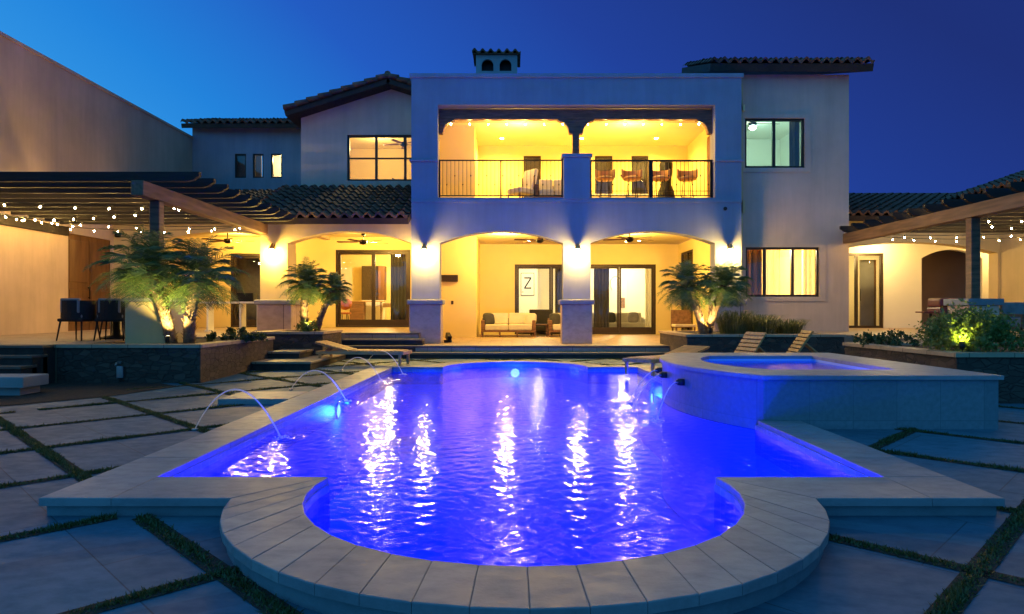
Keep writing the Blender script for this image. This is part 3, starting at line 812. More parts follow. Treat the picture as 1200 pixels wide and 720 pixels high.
# right block
m = MB()
m.prism(rect(6.242,9.18,0.30,7.60),[rect(6.34,7.97,5.06,6.41),rect(6.36,8.37,1.55,2.90)], fy(18.6), 0.22)
m.box(8.96,9.18,18.82,26,0.3,7.6)
wall(m,'stucco_tan','right upper block wall')
m = MB(); m.prism(rect(6.26,8.13,4.94,6.53),[rect(6.34,7.97,5.06,6.41)], fy(18.575), 0.024); wall(m,'stucco_tan',name='window_surround'); m = MB(); m.prism(rect(6.26,8.53,1.43,3.02),[rect(6.36,8.37,1.55,2.90)], fy(18.575), 0.024); wall(m,'stucco_tan',name='window_surround')
window(6.34,7.97,5.06,6.41,18.6,2,1,'upper right window with cool blue green light',0.06,inset=0.03)
window(6.36,8.37,1.55,2.90,18.6,3,1,'lower right window with warm curtains',0.06,xs=[6.90,7.66],inset=0.03)
m = MB()
m.box(6.245,8.95,22.6,22.7,4.2,7.2); m.box(6.245,6.30,18.83,22.6,4.2,7.2); m.box(8.88,8.955,18.83,22.6,4.2,7.2); m.box(6.25,8.95,18.83,22.6,4.1,4.2); m.box(6.25,8.95,18.83,22.6,6.85,6.95)
wall(m,'plaster_white',name='room_wall')
m = MB()
m.box(6.245,8.95,22.6,22.7,0.6,3.6); m.box(8.88,8.955,18.83,22.6,0.6,3.6); m.box(6.25,8.95,18.83,22.6,0.5,0.6); m.box(6.25,8.95,18.83,22.6,3.4,3.5)
m.box(6.235,8.95,22.71,24.9,3.3,3.4); m.box(8.85,8.95,22.72,24.9,0.5,3.4); m.box(6.235,8.95,24.95,25.0,0.5,3.4)
wall(m,'plaster_in',name='room_wall')
m = MB(); m.box(5.45,6.04,18.75,21,7.11,7.62); wall(m,'stucco_tan')
# right arcade
m = MB()
m.prism([(9.183,0.60),(9.183,4.05),(19,4.05),(19,0.60),(14.52,0.60)]+arch(9.30,14.52,2.90,3.22)+[(9.30,0.60)], [], fy(20.4), 0.40)
wall(m,'stucco_warm','arched wall behind the right pergola')
m = MB()
m.prism([(9.183,0.60),(9.183,3.6),(19,3.6),(19,0.60),(15.5,0.60)]+arch(13.5,15.5,2.90,3.19)+[(13.5,0.60),(12.25,0.6),(12.25,3.07),(10.98,3.07),(10.98,0.6)], [], fy(22.5), 0.25)
wall(m,'plaster_white','inner wall with the glass entry door')
m = MB(); m.box(9.19,19,20.81,22.49,3.55,3.68); m.box(9.19,19,22.76,25.8,3.50,3.62); wall(m,'ceiling',name='patio_ceiling')
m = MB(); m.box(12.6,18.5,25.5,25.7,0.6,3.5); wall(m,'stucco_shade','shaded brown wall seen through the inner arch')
m = MB(); m.box(9.2,12.55,25.6,25.7,0.6,3.5); m.box(12.5,12.6,22.76,25.6,0.6,3.5); wall(m,'plaster_white',name='room_wall')
m = MB(); m.prism([(11.0,-0.3),(11.0,4.4),(20.395,4.4),(20.395,-0.3)],[], fx(14.6), 0.4); wall(m,'stucco_warm','side wall of the right wing')
# entry door
m = MB()
for x in (10.98,11.34,12.17): m.box(x,x+0.08,22.53,22.63,0.60,3.07)
m.box(11.06,12.17,22.531,22.629,2.99,3.07); m.box(11.06,12.17,22.531,22.629,0.60,0.68)
ed = m.build('entry_door', M['bronze'], house); ed['label']='glass entry door with a sidelight on the right terrace'
m = MB(); m.box(11.05,11.35,22.575,22.583,0.66,3.0); m.box(11.41,12.18,22.575,22.583,0.66,3.0); m.build('pane', M['glass'], ed)
m = MB(); m.tube([(11.48,22.50,1.5),(11.48,22.50,1.9)],0.012,8); m.build('handle', M['iron'], ed)
# rooms behind the sliders
m = MB()
m.box(-6.9,-2.68,27.5,27.6,0.6,3.7); m.box(-7.3,-6.9,23.63,27.6,0.6,3.7); m.box(-2.66,-2.56,24.91,27.6,0.6,3.7); m.box(-6.9,-2.66,23.63,27.5,0.5,0.605)
wall(m,'plaster_in',name='room_wall')
m = MB(); m.box(-6.9,-2.66,23.63,27.5,3.45,3.6); m.box(-0.4,6.05,25.11,30,3.25,3.4); wall(m,'ceiling',name='room_ceiling')
m = MB()
m.box(-0.5,6.2,30.0,30.1,0.3,3.4); m.box(-0.5,-0.4,25.11,30,0.3,3.4); m.box(6.1,6.2,25.11,30,0.3,3.4); m.box(-0.4,6.1,25.12,30,0.2,0.305)
m.box(-0.39,1.05,28.2,28.35,0.31,3.24)
wall(m,'plaster_white',name='room_wall')
m = MB(); m.box(-12,-7.31,25.0,25.1,0.6,3.6); m.box(-12,-7.31,23.63,25.1,3.61,3.69); m.box(-12.1,-12.0,23.63,25.1,0.6,3.6); wall(m,'fabric_gray',name='dark_room_wall')

# ------------------------------------------------------------------ roofs
def tile_roof(mb, O, U, S, L, W, p=0.27, course=0.36):
    O,U,S = Vector(O),Vector(U).normalized(),Vector(S).normalized(); N = U.cross(S)
    if N.z < 0: N = -N
    np_ = int(L/p); p = L/np_; ns=7
    us=[]; hs=[]
    for i in range(np_):
        for k in range(ns):
            t=k/ns; us.append(p*(i+t)); hs.append((0.085*math.sin(PI*t/0.62) if t<0.62 else -0.02*math.sin(PI*(t-0.62)/0.38), i))
    us.append(L); hs.append((0,np_))
    nc = max(1,int(round(W/course))); cw=W/nc
    rr = random.Random(int(L*100)); jit={(c,i):(rr.uniform(-0.012,0.018),rr.uniform(0,0.022)) for c in range(nc) for i in range(np_+1)}
    prev=None
    for c in range(nc):
        rows=[]
        for e in (0,1):
            row=[]
            for u,(h,i) in zip(us,hs):
                ju,jh=jit[(c,i)]
                s = c*cw+(ju-0.03 if e==0 else cw)
                row.append(mb.bm.verts.new(O+U*u+S*s+N*(h+(0.045+jh if e==0 else 0.0))))
            rows.append(row)
        if c==0:
            base=[mb.bm.verts.new(O+U*u+S*(-0.02)+N*(h-0.012)) for u,(h,i) in zip(us,hs)]
            rows.insert(0,base)
        else: rows.insert(0,prev)
        for a,b in zip(rows[:-1],rows[1:]):
            for k in range(len(us)-1):
                f=mb.bm.faces.new((a[k],a[k+1],b[k+1],b[k])); f.smooth=False
        prev=rows[-1]
def deck_under(mb,O,U,S,L,W,t=0.16,drop=0.03):
    O,U,S=Vector(O),Vector(U).normalized(),Vector(S).normalized(); N=U.cross(S)
    if N.z<0: N=-N
    c=[O-N*drop,O+U*L-N*drop,O+U*L+S*W-N*drop,O+S*W-N*drop]
    d=[q-N*t for q in c]
    A=[mb.bm.verts.new(q) for q in c+d]
    for f in ((0,1,2,3),(7,6,5,4),(0,4,5,1),(1,5,6,2),(2,6,7,3),(3,7,4,0)): mb.bm.faces.new([A[k] for k in f])
def roof(O,U,S,L,W,label,ridge=False,t=0.16):
    m=MB(); tile_roof(m,O,U,S,L,W); r=m.build('roof',M['tile'],house); r['label']=label
    m=MB(); deck_under(m,O,U,S,L,W,t); m.build('roof_boards',M['roof_boards'],r)
    return r
def slope(y,z): return Vector((0,y,z))
roof((-6.95,17.55,3.58),(1,0,0),(0,3.0,1.25),4.28,3.55,'low clay tile roof over the left arcade')
roof((-11.85,19.95,3.98),(1,0,0),(0,4.2,1.35),5.05,4.9,'low clay tile roof behind the left pergola')
roof((-12.05,24.85,8.02),(1,0,0),(0,3,0.9),4.6,3.0,'dark tile roof of the far left block')
# gable: two slopes running in depth
sl=(2.98,0.96)
r1=roof((-6.80,20.35,7.14),(0,1,0),(3.10,0,0.99),5.2,3.27,'gabled tile roof on the left',t=0.14)
r2=roof((-1.75,20.35,7.51),(0,1,0),(-1.95,0,0.62),5.2,2.05,'hidden slope of the left gable roof',t=0.14)
m=MB()
for i in range(14):
    y=20.3+i*0.36
    m.tube([(-3.70,y,8.20+0.02),(-3.70,y+0.40,8.19)],0.10,8,0.085)
m.build('ridge_tiles',M['tile'],r1)
m=MB()
for i in range(9):
    u=i/9; u2=(i+1)/9
    m.tube([(-6.80+3.10*u,20.33,7.20+0.99*u+0.03),(-6.80+3.10*u2+0.05,20.33,7.20+0.99*u2)],0.085,8,0.07)
for i in range(6):
    u=i/6; u2=(i+1)/6
    m.tube([(-1.75-1.95*u,20.33,7.57+0.62*u+0.03),(-1.75-1.95*u2-0.05,20.33,7.57+0.62*u2)],0.085,8,0.07)
m.build('rake_tiles',M['tile'],r1)
roof((5.28,18.15,7.78),(1,0,0),(0,3,0.95),4.35,3.2,'clay tile roof over the right block',t=0.2)
roof((9.2,19.95,3.98),(1,0,0),(0,4.2,1.25),9,4.6,'clay tile roof over the right arcade')
roof((13.9,9.0,4.68),(0,1,0),(4.1,0,1.4),13.5,4.4,'tile roof of the right wing')
# chimney
m=MB()
hole=lambda x0,x1:[(x1,8.9),(x1,9.12)]+arch(x0,x1,9.12,9.28,10)[1:-1]+[(x0,9.12),(x0,8.9)]
m.prism(rect(-1.16,0.17,7.11,9.42),[hole(-0.98,-0.60),hole(-0.40,-0.02)],fy(22.0),0.10)
m.box(-1.16,-1.04,22.101,22.9,7.11,9.42); m.box(0.05,0.17,22.101,22.9,7.11,9.42); m.box(-1.16,0.17,22.901,23.0,7.11,9.42)
ch=m.build('chimney',M['stucco_pale'],house)
m=MB(); m.box(-1.03,0.04,22.3,22.34,8.0,9.4); m.build('flue',M['iron'],ch)
m=MB(); tile_roof(m,(-1.28,21.88,9.44),(1,0,0),(0,0.62,0.10),1.56,0.65,0.26); tile_roof(m,(-1.28,23.1,9.44),(1,0,0),(0,-0.62,0.10),1.56,0.65,0.26); m.box(-1.24,0.25,21.92,23.06,9.421,9.45)
m.build('chimney_cap',M['tile'],ch)

# ------------------------------------------------------------------ railings (part of the house)
def railing(x0,x1,heavy,label):
    y=18.24; z0,z1=4.16,5.20
    mm=MB(); tr=0.045 if heavy else 0.028
    mm.box(x0,x1,y-0.025,y+0.025,z1-tr,z1); mm.box(x0,x1,y-0.015,y+0.015,z0+0.07,z0+0.095)
    if heavy: mm.box(x0,x1,y-0.013,y+0.013,z0+0.20,z0+0.215)
    o=mm.build('balcony_railing',M['iron'],house); o['label']=label
    posts=[x0+0.02,(x0+x1)/2,x1-0.02]
    for px in posts:
        hw=(0.045 if heavy else 0.02)
        q=MB(); q.box(px-hw,px+hw,y-hw,y+hw,4.152,z1-tr-0.001); q.build('railing_post',M['iron'],o)
    n=int((x1-x0)/0.105); 
    for i in range(1,n):
        x=x0+(x1-x0)*i/n
        q=MB(); q.tube([(x,y,z0+0.08),(x,y,z1-tr)],0.0075,5)
        if i%2==0:
            q.ball((x,y,z0+(0.62 if i%4==0 else 0.38)),0.02,1,(1,1,1.8))
        q.build('baluster',M['iron'],o)
railing(-1.955,1.358,False,'thin black iron railing on the left half of the balcony')
railing(2.062,5.353,True,'heavier black iron railing on the right half of the balcony')

# ------------------------------------------------------------------ wall lanterns, downlights
def lantern(x,y,z,w,label):
    mm=MB()
    mm.box(x-0.045,x+0.045,y-0.02,y-0.001,z-0.12,z+0.22,0.006,1)
    mm.tube([(x,y-0.02,z+0.16),(x,y-0.075,z+0.24),(x,y-0.145,z+0.20)],0.011,6)
    mm.lathe((x,y-0.145,z),[(0.012,0.22),(0.03,0.20),(0.06,0.15),(0.09,0.09),(0.095,0.08),(0.088,0.082),(0.055,0.14),(0.01,0.17)],14,False)
    o=mm.build('wall_lantern',M['brass'],house); o['label']=label
    mm=MB(); mm.ball((x,y-0.145,z+0.03),0.055,2,(1,1,1.4)); mm.build('bulb',M['lantern_bulb'],o)
    lamp('lantern_light','POINT',(x,y-0.17,z-0.05),AMBER,w,0.08)
for x,lb in ((-2.30,'lantern left of the sofa bay'),(1.72,'lantern on the centre pillar'),(5.72,'lantern beside the right palms'),(-6.28,'lantern on the far left pillar')):
    lantern(x,17.995,2.70,230,lb)
def downlight(x,y,z,mat='downlight',r=0.055):
    mm=MB(); mm.lathe((x,y,z),[(r+0.02,-0.001),(r+0.02,-0.010),(r,-0.012),(r,-0.004)],14,False)
    o=mm.build('recessed_light',M['white_metal'],house)
    mm=MB(); mm.lathe((x,y,z),[(r,-0.005),(r*0.98,-0.006)],14); mm.build('lens',M[mat],o)
def area(x,y,z,e,col,s=1.0,spread=PI,s2=None):
    o=lamp('ceiling_light','AREA',(x,y,z),col,e,shape='RECTANGLE' if s2 else 'SQUARE',size=s,spread=spread)
    if s2: o.data.size_y=s2
    return o
for x in (-0.32,2.18,4.52):
    downlight(x,21.4,6.579); lamp('downlight_lamp','SPOT',(x,21.4,6.54),AMBER,558,0.05,rot=(0,0,0),spot_size=R(160),spot_blend=0.8)
for x in (0.2,3.4): lamp('balcony_lamp','POINT',(x,19.6,6.1),AMBER,178,0.10)
for x,y in ((-1.0,20.5),(1.0,20.5),(2.6,20.5),(4.6,20.5),(0.6,23.6),(4.4,23.6)):
    downlight(x,y,3.599)
for x in (-0.2,3.6): lamp('patio_lamp','POINT',(x,21.4,3.35),AMBER,414,0.10)
for x,y in ((-5.0,20.6),(-3.6,20.6)): downlight(x,y,3.529)
lamp('patio_lamp','POINT',(-4.3,21.2,3.3),AMBER,414,0.10)
lamp('patio_lamp','POINT',(-8.8,22.1,3.45),AMBER,262,0.10); downlight(-8.8,22.1,3.699)
lamp('room_lamp','POINT',(-4.6,25.6,3.1),CREAM,354,0.12); downlight(-4.6,25.6,3.449)
lamp('room_lamp','POINT',(1.0,26.5,3.0),(1.0,0.80,0.46),190,0.12); downlight(1.0,26.5,3.249)
lamp('room_lamp','POINT',(4.6,28.6,3.0),(1.0,0.82,0.48),300,0.12); downlight(4.6,28.6,3.249)
lamp('room_lamp','POINT',(-4.4,22.6,6.6),CREAM,120,0.12)
lamp('room_lamp','POINT',(-8.75,25.95,6.9),CREAM,90,0.08)
lamp('room_lamp','POINT',(7.3,20.6,3.1),(1.0,0.80,0.48),1100,0.12)
lamp('room_lamp','POINT',(7.5,23.8,3.0),CREAM,166,0.12)
lamp('entry_lamp','POINT',(11.8,21.7,3.2),CREAM,155,0.08)
lamp('entry_lamp','POINT',(15.9,21.7,3.2),CREAM,86,0.08)
lamp('entry_lamp','POINT',(10.9,24.2,2.9),CREAM,103,0.10)

m=MB(); m.lathe((0,0,0),[(0.05,0.0),(0.05,0.03),(0.035,0.04),(0.03,0.02)],14); bmesh.ops.transform(m.bm,matrix=Matrix.Translation((5.62,17.999,3.86))@Matrix.Rotation(R(90),4,'X'),verts=list(m.bm.verts)); m.build('wall_vent',M['bronze'],house)
# ------------------------------------------------------------------ pergolas
def rafter(mb, xa, xb, y, z0, z1, w=0.09, notch_a=True, notch_b=True):
    pts=[]
    h=z1-z0
    if notch_b: pts += [(xb,z1),(xb,z0+h*0.55),(xb-0.06,z0+h*0.38),(xb-0.10,z0+h*0.16),(xb-0.22,z0)]
    else: pts += [(xb,z1),(xb,z0)]
    if notch_a: pts += [(xa+0.22,z0),(xa+0.10,z0+h*0.16),(xa+0.06,z0+h*0.38),(xa,z0+h*0.55),(xa,z1)]
    else: pts += [(xa,z0),(xa,z1)]
    mb.prism(pts,[],fy(y-w/2),w)
pg = thing('pergola',(-6.5,12.5,0.6),'dark timber pergola on the left with one post rising behind the palms','pergola')
m=MB(); m.box(-6.62,-6.40,11.85,17.9,3.17,3.43,0.008,1); m.build('beam',M['wood_beam'],pg)
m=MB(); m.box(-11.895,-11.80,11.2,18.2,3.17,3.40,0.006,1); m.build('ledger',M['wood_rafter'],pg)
for i in range(11):
    y=12.0+0.585*i
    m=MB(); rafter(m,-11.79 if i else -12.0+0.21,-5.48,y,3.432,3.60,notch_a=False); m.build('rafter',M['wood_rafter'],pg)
m=MB(); m.box(-6.60,-6.42,12.42,12.60,1.402,3.168,0.008,1); m.build('post',M['wood_dark'],pg)
m=MB(); m.box(-6.95,-6.14,12.25,12.95,0.56,1.33,0.012,1); pd=m.build('pedestal',M['stucco_warm'],pg)  # yellow stucco puts the uplight's glow into the pedestal colour
m=MB(); m.box(-6.99,-6.10,12.21,12.99,1.331,1.40,0.015,2); m.build('pedestal_cap',M['coping'],pd)
pg2 = thing('pergola',(9.1,13.5,0.6),'timber pergola on the right with carved rafter tails over the terrace','pergola')
m=MB(); m.box(8.99,9.21,9.2,18.55,3.00,3.26,0.008,1); m.build('beam',M['wood_beam'],pg2)
m=MB(); m.box(14.50,14.595,9.2,18.4,3.00,3.26,0.006,1); m.build('ledger',M['wood_beam'],pg2)
for i in range(13):
    y=18.3-0.62*i
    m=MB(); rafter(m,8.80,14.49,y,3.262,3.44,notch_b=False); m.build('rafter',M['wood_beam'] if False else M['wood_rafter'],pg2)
m=MB(); m.box(9.02,9.20,13.4,13.58,1.402,2.998,0.008,1); m.build('post',M['wood_dark'],pg2)
m=MB(); m.box(8.83,9.42,13.18,13.85,0.601,1.27,0.012,1); pd=m.build('pedestal',M['stucco_tan'],pg2)
m=MB(); m.box(8.78,9.47,13.13,13.9,1.271,1.40,0.012,2); m.build('pedestal_cap',M['spa_wall'],pd)

# ------------------------------------------------------------------ string lights
def string_lights(runs, label, group=None, per=0.55, sag=0.10):
    base=Vector(runs[0][0]); t=thing('string_lights',base,label,'string lights',group)
    cb=MB(); bulbs=[]
    for a,b in runs:
        a,b=Vector(a),Vector(b); L=(b-a).length; n=max(2,int(L/per)); pts=[]
        for i in range(n*4+1):
            u=i/(n*4); p=a.lerp(b,u); p.z-=sag*4*u*(1-u); pts.append(p)
        cb.tube(pts,0.008,5)
        for i in range(n):
            u=(i+0.5)/n; p=a.lerp(b,u); p.z-=sag*4*u*(1-u); bulbs.append(p)
    cb.build('cable',M['iron'],t)
    for p in bulbs:
        s=MB(); s.tube([(p.x,p.y,p.z+0.005),(p.x,p.y,p.z-0.035)],0.012,6); so_=s.build('socket',M['iron'],t)
        s=MB(); s.ball((p.x,p.y,p.z-0.062),0.016,1,(1,1,1.2)); s.build('bulb',M['bulb'],so_)
    return t
string_lights([((-11.75,12.5,3.36),(-6.7,14.2,3.36)),((-6.7,14.2,3.36),(-11.75,15.9,3.36)),((-11.75,15.9,3.36),(-6.7,17.6,3.36)),((-11.75,17.7,3.36),(-6.9,17.75,3.36)),((-11.25,11.4,3.40),(-11.2,17.7,3.40))],'zigzag string lights with glowing bulbs hung under the left pergola')
string_lights([((9.3,17.9,3.18),(14.4,16.4,3.18)),((14.4,16.4,3.18),(9.3,14.8,3.18)),((9.3,14.8,3.18),(14.4,13.2,3.18)),((9.3,18.2,3.18),(14.4,18.2,3.18))],'string lights with glowing bulbs hung under the right pergola')
bl=string_lights([((-1.9,18.45,6.27),(1.62,18.45,6.27)),((1.8,18.45,6.27),(5.3,18.45,6.27))],'straight row of string light bulbs along the balcony header beam',per=0.46,sag=0.0)

# ------------------------------------------------------------------ water jets and pool lights
def jet(p0,p1,h,label,noz=True,r=0.0055):
    p0,p1=Vector(p0),Vector(p1); t=thing('water_jet',p0,label,'water jet','thin arcing water jets around the pool')
    pts=[]; n=28
    for i in range(n+1):
        u=i/n; p=p0.lerp(p1,u); p.z+=h*4*u*(1-u); pts.append(p)
    mm=MB(); mm.tube(pts,lambda u:r*(1+0.55*u),7); mm.build('stream',M['jet'],t)
    mm=MB(); mm.lathe(p0,[(0.035,-0.012),(0.035,0.004),(0.02,0.008),(0.012,0.008)],12); mm.build('nozzle',M['steel'],t)
    mm=MB()
    for k in range(34):
        a=rnd.uniform(0,2*PI); rr=rnd.random()**0.5*0.09
        mm.ball((p1.x+rr*math.cos(a),p1.y+rr*math.sin(a),WATER_Z+rnd.uniform(0.0,0.05)*(1-rr/0.12)),rnd.uniform(0.004,0.011),1)
    mm.build('splash',M['jet'],t)
dz=deck_z
J=[((-3.32,7.15,dz(7.15)+0.012),(-2.28,6.75,WATER_Z),0.45,'nearest and largest water jet arcing from the left deck'),
   ((-3.40,10.5,dz(10.5)+0.012),(-2.30,9.5,WATER_Z),0.36,'second nearest water jet on the left falling by the glowing pool light'),
   ((-3.40,13.6,dz(13.6)+0.012),(-2.35,12.3,WATER_Z),0.33,'third water jet along the left edge, in front of the teak lounger'),
   ((-3.25,15.3,dz(15.3)+0.012),(-2.15,13.5,WATER_Z),0.36,'farthest water jet at the left back corner of the pool')]
for j in J: jet(*j)
for (ya,dx,dy,zz,lb) in ((9.9,-0.55,-0.5,0.30,'farthest of the three jets pouring from the hot tub wall'),(9.3,-0.62,-0.75,0.29,'middle of the three jets pouring from the hot tub wall'),(8.55,-0.50,-0.75,0.27,'nearest of the three jets pouring from the hot tub wall')):
    x=spa_face_x(ya)
    jet((x-0.09,ya,zz),(x+dx,ya+dy,WATER_Z),0.10,lb)
    mm=MB(); mm.lathe((x-0.03,ya,zz),[(0.05,-0.04),(0.055,0.0),(0.045,0.04)],10); mm.box(x-0.10,x+0.01,ya-0.03,ya+0.03,zz-0.028,zz+0.028,0.01,1)
    tag(mm.build('jet_spout',M['bronze']),{9.9:'dark spout on the hot tub wall nearest the house',9.3:'dark spout in the middle of the hot tub wall',8.55:'dark spout on the hot tub wall nearest the camera'}[ya],'spout','spouts on the hot tub wall')
def pool_light(p, nrm, w, label, r=0.02, part=pool):
    p,nrm=Vector(p),Vector(nrm).normalized()
    q=nrm.to_track_quat('Z','Y').to_matrix().to_4x4()
    a=MB(); b=MB()
    a.lathe((0,0,0),[(0.12,0.0),(0.12,0.012),(0.105,0.02),(0.10,0.008)],18,False)
    b.lathe((0,0,0),[(0.10,0.006),(0.06,0.016),(0.01,0.02)],18)
    for mb_ in (a,b): bmesh.ops.transform(mb_.bm,matrix=Matrix.Translation(p)@q,verts=list(mb_.bm.verts))
    o=a.build('pool_light',M['steel'],part); o['label']=label; b.build('lens',M['pool_lens'],o)
    lamp('pool_lamp','POINT',p+nrm*0.12,BLUE,w,0.08)
pool_light((-2.474,9.7,-0.26),(1,0,0),218,'light glowing at the left wall of the pool')
pool_light((0.07,15.64,-0.26),(0,-1,0),159,'light glowing in the rounded back end of the pool')
pool_light((2.594,12.6,-0.45),(-1,0,0),189,'light on the right wall behind the hot tub')
pool_light((-1.95,4.776,-0.75),(0,1,0),244,'added unseen light low on the near wall, left of the rounded end')  # lights from here on the pool walls are added, hidden, to even the blue
pool_light((2.10,4.776,-0.75),(0,1,0),244,'added unseen light low on the near wall, right of the rounded end')
pool_light((0.07,3.107,-0.80),(0,1,0),244,'added unseen light under the near rounded end')
pool_light((2.594,6.0,-0.80),(-1,0,0),159,'added unseen light low on the right wall before the hot tub')  # also added out of view to spread the blue
for q_,n_ in (((-2.474,9.7,-0.30),(1,0,0)),((0.07,15.64,-0.30),(0,-1,0)),((2.594,12.6,-0.35),(-1,0,0))):
    lamp('pool_lamp','POINT',Vector(q_)+Vector(n_)*0.16,(0.10,0.20,1.0),22,0.12)  # extra pale lamps added for a bloom on the wall around the fittings
pool_light((3.02,7.926,0.02),(0,1,0),45,'light inside the hot tub at its near left corner',part=spa)
pool_light((4.2,7.926,0.02),(0,1,0),45,'light inside the hot tub at its near right corner',part=spa)

# ------------------------------------------------------------------ palms, shrubs
def frond(mb, base, az, el, L, droop, nl=26, lw=0.010, ll=0.22, rs=None):
    rs=rs or rnd
    d=Vector((math.cos(az)*math.cos(el),math.sin(az)*math.cos(el),math.sin(el)))
    p=Vector(base); pts=[p.copy()]; n=12; side=Vector((-math.sin(az),math.cos(az),0))
    for i in range(n):
        u=(i+1)/n
        d=(d+Vector((0,0,-droop*(0.25+u)/n*2))).normalized(); p=p+d*(L/n); pts.append(p.copy())
    mb.tube(pts,0.007,4,0.002)
    for i in range(nl):
        u=0.14+0.86*i/(nl-1); k=min(n-1,int(u*n)); f=u*n-k
        q=pts[k].lerp(pts[min(n,k+1)],f); t=(pts[min(n,k+1)]-pts[k]).normalized(); up=t.cross(side).normalized()
        if up.z<0: up=-up
        len_=ll*(0.45+0.75*math.sin(PI*min(1,u*0.9+0.12)))*rs.uniform(0.85,1.15)
        for s in (-1,1):
            dir_=(side*s*0.85+t*0.55+up*rs.uniform(-0.05,0.35)).normalized()
            mid=q+dir_*len_*0.5+Vector((0,0,-0.03*len_)); tip=q+dir_*len_+Vector((0,0,-0.28*len_))
            wv=t*lw
            mb.face([q-wv*0.6,q+wv*0.6,mid+wv*0.7,tip,mid-wv*0.7])
def palm(base, top, L, nf, label, r0=0.11, r1=0.09, seed=1, ll=0.22):
    rs=random.Random(seed); base,top=Vector(base),Vector(top)
    t=thing('palm_tree',base,label,'palm tree')
    mm=MB(); n=14; pts=[]
    for i in range(n+1):
        u=i/n; p=base.lerp(top,u); bow=math.sin(PI*u)*0.06; p.x+=bow*(1 if top.x<base.x else -1); pts.append(p)
    mm.tube(pts,lambda u:r0+(r1-r0)*u+(0.03 if u>0.8 else 0),10)
    # leaf base stubs
    for k in range(150):
        u=rs.uniform(0.04,1.0); i=min(n-1,int(u*n)); p=pts[i].lerp(pts[i+1],u*n-i); a=rs.uniform(0,2*PI)
        o=Vector((math.cos(a),math.sin(a),0)); rr=r0+(r1-r0)*u
        q=p+o*rr*0.8; tip=p+o*(rr+rs.uniform(0.03,0.06))+Vector((0,0,rs.uniform(0.04,0.08))); sd=Vector((-o.y,o.x,0))*0.02
        mm.face([q-sd,q+sd,tip]); mm.face([q-sd+Vector((0,0,-0.02)),q+sd+Vector((0,0,-0.02)),tip])
    mm.build('trunk',M['trunk'],t)
    mm=MB(); ga=PI*(3-math.sqrt(5))
    for k in range(nf):
        u=k/(nf-1); el=R(86)-R(118)*u**1.0+rs.uniform(-0.12,0.12); az=k*ga+rs.uniform(-0.2,0.2)
        frond(mm, top+Vector((0.02*math.cos(az),0.02*math.sin(az),0.04-0.1*u)), az, el, L*rs.uniform(0.85,1.1)*(0.8+0.2*math.sin(PI*u)), 0.62+0.45*(1-u), 24, 0.0105, ll*1.12, rs)
    mm.build('crown',M['palm'],t,recalc=False)
    return t
palm((-6.00,12.05,0.56),(-6.42,12.0,1.85),0.98,46,'leaning palm left of the uplight in the large planter, fronds over the pergola post',0.10,0.085,3,0.26)
palm((-5.72,12.10,0.56),(-5.50,12.0,1.72),0.86,46,'palm leaning right in the large planter, lit from below',0.10,0.085,4,0.25)
palm((-4.86,16.1,0.66),(-4.83,16.1,1.78),0.68,46,'upright fuller palm in the small planter beside the left sliding door',0.09,0.08,5,0.19)
palm((-4.62,16.15,0.66),(-4.20,16.15,1.66),0.45,30,'slim palm leaning right in the small planter',0.07,0.06,6,0.15)
palm((4.40,15.7,0.60),(4.02,15.7,1.70),0.74,46,'left palm of the lit pair right of the steps',0.09,0.08,7,0.21)
palm((4.52,15.75,0.60),(4.92,15.75,1.72),0.70,46,'right palm of the lit pair right of the steps',0.09,0.08,8,0.21)
def shrub(loc, rx, ry, rz, n, mat, label, leaf=0.06, seed=1, name='shrub', narrow=0.35, up=0.3):
    rs=random.Random(seed); t=thing(name,loc,label,'shrub'); L=Vector(loc)
    st=MB()
    for k in range(16):
        a=rs.uniform(0,2*PI); e=rs.uniform(0.3,1.0)
        q=L+Vector((rx*0.75*e*math.cos(a),ry*0.75*e*math.sin(a),rz*rs.uniform(0.8,1.5)))
        st.tube([L+Vector((rs.uniform(-.05,.05),rs.uniform(-.05,.05),0)),L.lerp(q,0.5)+Vector((0,0,0.08*rz)),q],0.008,4,0.003)
    st.build('stems',M['trunk'],t)
    mm=MB(); cl=[]
    for k in range(max(10,n//60)):
        a=rs.uniform(0,2*PI); e=rs.random()**0.5; z=rs.uniform(0.25,1.0)
        ww=math.sqrt(max(0.05,1-(z-0.4)**2/0.5))
        cl.append(L+Vector((rx*e*ww*math.cos(a),ry*e*ww*math.sin(a),2*rz*z*rs.uniform(0.8,1.05)*(1-0.35*e))))
    for k in range(n):
        c=rs.choice(cl); sg=min(rx,rz)*0.20
        p=c+Vector((rs.gauss(0,sg),rs.gauss(0,sg),rs.gauss(0,sg)))
        if p.z<L.z+0.01: p.z=L.z+rs.uniform(0.01,0.1)
        d=Vector((rs.gauss(0,1),rs.gauss(0,1),rs.gauss(0,1)+up)).normalized(); s=d.cross(Vector((rs.gauss(0,1),rs.gauss(0,1),rs.gauss(0,1)))).normalized()
        l=leaf*rs.uniform(0.6,1.3)
        mm.face([p,p+d*l*0.5+s*l*narrow,p+d*l,p+d*l*0.5-s*l*narrow])
    mm.build('foliage',M[mat],t,recalc=False); return t
